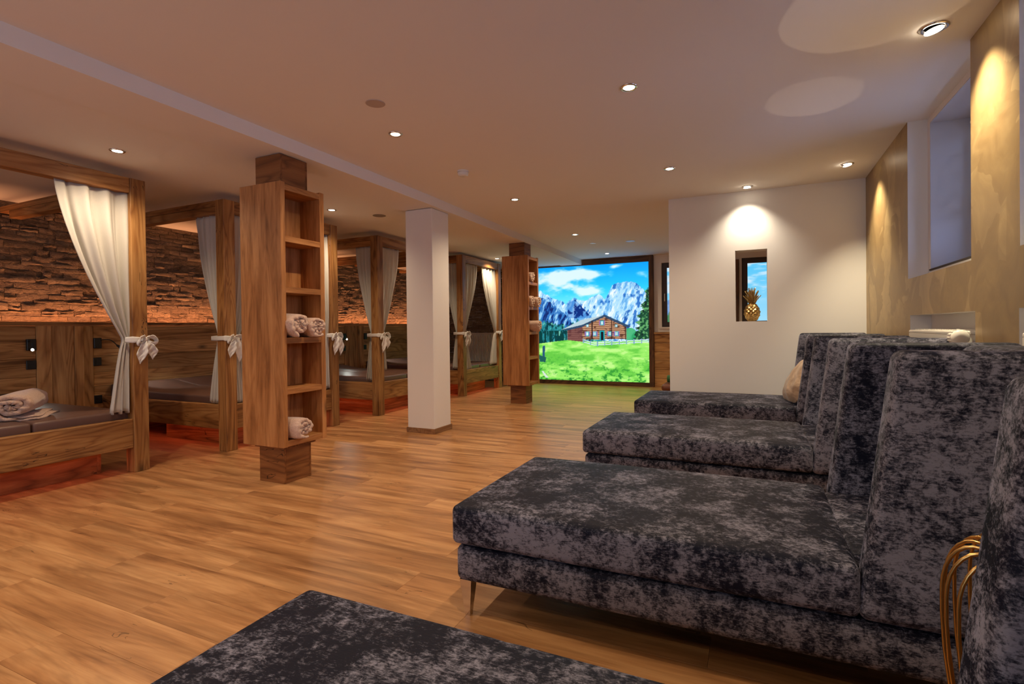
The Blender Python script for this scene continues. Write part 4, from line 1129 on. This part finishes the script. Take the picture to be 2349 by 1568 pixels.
for ringi, (nl, tilt, ln, zz) in enumerate(((8, 0.62, 0.10, 0.195), (7, 0.36, 0.135, 0.2), (5, 0.14, 0.155, 0.205))):
    for k in range(nl):
        a = 2*PI*(k+0.37*ringi)/nl; rad = np.array((math.cos(a), math.sin(a), 0)); tan = np.array((-math.sin(a), math.cos(a), 0))
        base = np.array((0.008, 6.135, NZ0+zz))+rad*(0.03-0.008*ringi)
        pts = [base+rad*(math.sin(tilt)*ln*s*(0.4+0.6*s))+np.array((0, 0, math.cos(tilt)*ln*s)) for s in np.linspace(0, 1, 9)]
        wd = [0.03*(1-s)**0.8+0.001 for s in np.linspace(0, 1, 9)]
        obj('leaf', ribbon(pts, wd, tan, 0.005, 0.22, 5), PINEG, pa, smooth=True)

# ------------------------------------------------------------------ ceiling fittings
def downlight(x, y, z, label, lit=True, color=WARM, power=SPOT_W, size=2.5, blend=1.0, tilt=None, R=0.046):
    d = empty('downlight', (x, y, z), label, 'ceiling light', 'recessed ceiling downlights')
    obj('ring', lathe([(R*0.74, 0.0), (R*0.78, -0.006), (R*1.0, -0.007), (R*1.12, -0.003), (R*1.14, 0.004), (R*0.74, 0.004)], (x, y, z), 28)[0:2], STEEL, d, smooth=True)
    V, F = lathe([(0.0, 0.0), (R*0.72, 0.0), (R*0.72, 0.002), (0.0, 0.002)], (0, 0, 0), 24)
    V = np.array(V); rot = Euler((0, 0, 0))
    if tilt: rot = Vector((0, 0, -1)).rotation_difference(Vector(tilt).normalized()).to_euler()
    V = V@np.array(rot.to_matrix()).T+np.array((x, y, z-0.004-(0.012 if tilt else 0)))
    obj('lamp', (V, F), LAMPE if lit else ENAMEL, d)
    if lit:
        s = add_light('beam', 'SPOT', (x, y, z-0.026), d, power, color, spot_size=size, spot_blend=blend, shadow_soft_size=0.022)
        s.rotation_euler = rot
    return d
zh = lambda y: ZH-drop(y)
zl = lambda y: ZL-drop(y)
downlight(-2.365, 3.129, zh(3.1), 'round downlight nearest the flush round cover by the beam')
downlight(-2.375, 5.274, zh(5.3), 'round downlight just beyond the white smoke detector')
downlight(-2.406, 7.54, zh(7.5), 'round downlight over the floor before the far shelf tower')
downlight(-2.442, 9.6, zh(9.6), 'round downlight closest to the glowing picture', power=SPOT_W*0.5)
downlight(-0.657, 3.145, zh(3.1), 'round downlight high over the second chaise, by the light patch')
downlight(-0.665, 4.909, zh(4.9), 'round downlight left of the partition lamp, over the chaise feet')
downlight(0.817, 3.172, ZH, 'large tilted downlight washing the gold wall beside the near window', tilt=(0.2, 0.0, -1), power=SPOT_W*2.3, size=1.6, R=0.055, color=(1.0, 0.84, 0.56))
downlight(0.787, 5.474, zh(5.4), 'tilted downlight in the corner washing gold wall beside the partition', tilt=(0.2, 0.0, -1), power=SPOT_W*2.0, size=1.6, color=(1.0, 0.84, 0.56))
downlight(-0.029, 5.863, zh(5.86), 'downlight close to the partition, above the pineapple slot', tilt=(0, 0.12, -1), power=SPOT_W*0.65, size=1.85, color=(1.0, 0.86, 0.66))
downlight(-4.269, 2.299, zl(2.3), 'round downlight on the low ceiling above the first bed curtain')
downlight(-4.262, 4.465, zl(4.4), 'round downlight on the low ceiling just past the near shelf tower')
downlight(-4.27, 6.60, zl(6.6), 'round downlight on the low ceiling hidden behind the white pillar')
downlight(-4.301, 8.709, zl(8.7), 'round downlight on the low ceiling above the last bed')
downlight(-2.37, 0.95, ZH, 'added round downlight above the viewer over open floor')  # unseen lamps over and behind the viewer, added to continue the rows
downlight(-4.27, 0.15, ZL, 'added round downlight on the low ceiling before the first bed')
downlight(-0.66, 1.25, ZH, 'added round downlight above the nearest chaise')
downlight(0.80, 1.10, ZH, 'tilted downlight washing the gold wall beside the viewer', tilt=(0.2, 0.0, -1), size=1.6)
downlight(0.0, 8.1, zh(8.1), 'added round downlight behind the partition, lighting the far windows', power=SPOT_W*1.8)  # hidden lamp put in to brighten the far window surrounds
downlight(-2.37, -1.1, ZH, 'added round downlight behind the viewer over open floor')
downlight(-0.66, -0.8, ZH, 'added round downlight behind the viewer by the gold wall')
def disc(name, x, y, z, R, label, cat, mat, h=0.004):
    d = empty(name, (x, y, z), label, cat)
    obj('plate', lathe([(0.0, 0.0), (R, 0.0), (R, -h*0.6), (R*0.96, -h), (0.0, -h)], (x, y, z), 32), mat, d)
    obj('rim', tube([(x+R*math.cos(q), y+R*math.sin(q), z-0.001) for q in np.linspace(0, 2*PI, 33)], 0.002, 6, False), mat, d)
    return d
COVER = plain('ceiling_cover', (0.52, 0.42, 0.35), 0.8)
SPKG = plain('grey_speaker_mesh', (0.28, 0.24, 0.20), 0.8)
disc('cover_plate', -2.159, 2.654, ZH, 0.06, 'flush round tan cover plate on the high ceiling', 'cover plate', COVER)
disc('speaker', -3.984, 4.942, zl(4.9), 0.075, 'flat round speaker on the low ceiling beside the white pillar', 'speaker', SPKG)
disc('speaker', -1.774, 8.486, zh(8.5), 0.075, 'flat round speaker on the ceiling before the partition edge', 'speaker', ENAMEL)
disc('speaker', -2.373, 8.397, zh(8.4), 0.05, 'small round ceiling fitting towards the glowing picture', 'speaker', ENAMEL)
sd = empty('smoke_detector', (-2.375, 4.13, ZH), 'white smoke detector on the high ceiling', 'smoke detector')
obj('mount', lathe([(0.0, 0.0), (0.052, 0.0), (0.052, -0.012), (0.0, -0.012)], (-2.375, 4.13, ZH), 32), ENAMEL, sd)
obj('housing', lathe([(0.0, -0.012), (0.047, -0.012), (0.05, -0.02), (0.046, -0.04), (0.03, -0.048), (0.0, -0.05)], (-2.375, 4.13, ZH), 32), ENAMEL, sd, smooth=True)
for k in range(8):
    a = 2*PI*k/8
    obj('vent', box(-0.004, 0.004, -0.002, 0.002, -0.003, 0.003), DARKM, sd).location = (0.0485*math.cos(a), 0.0485*math.sin(a), -0.03)
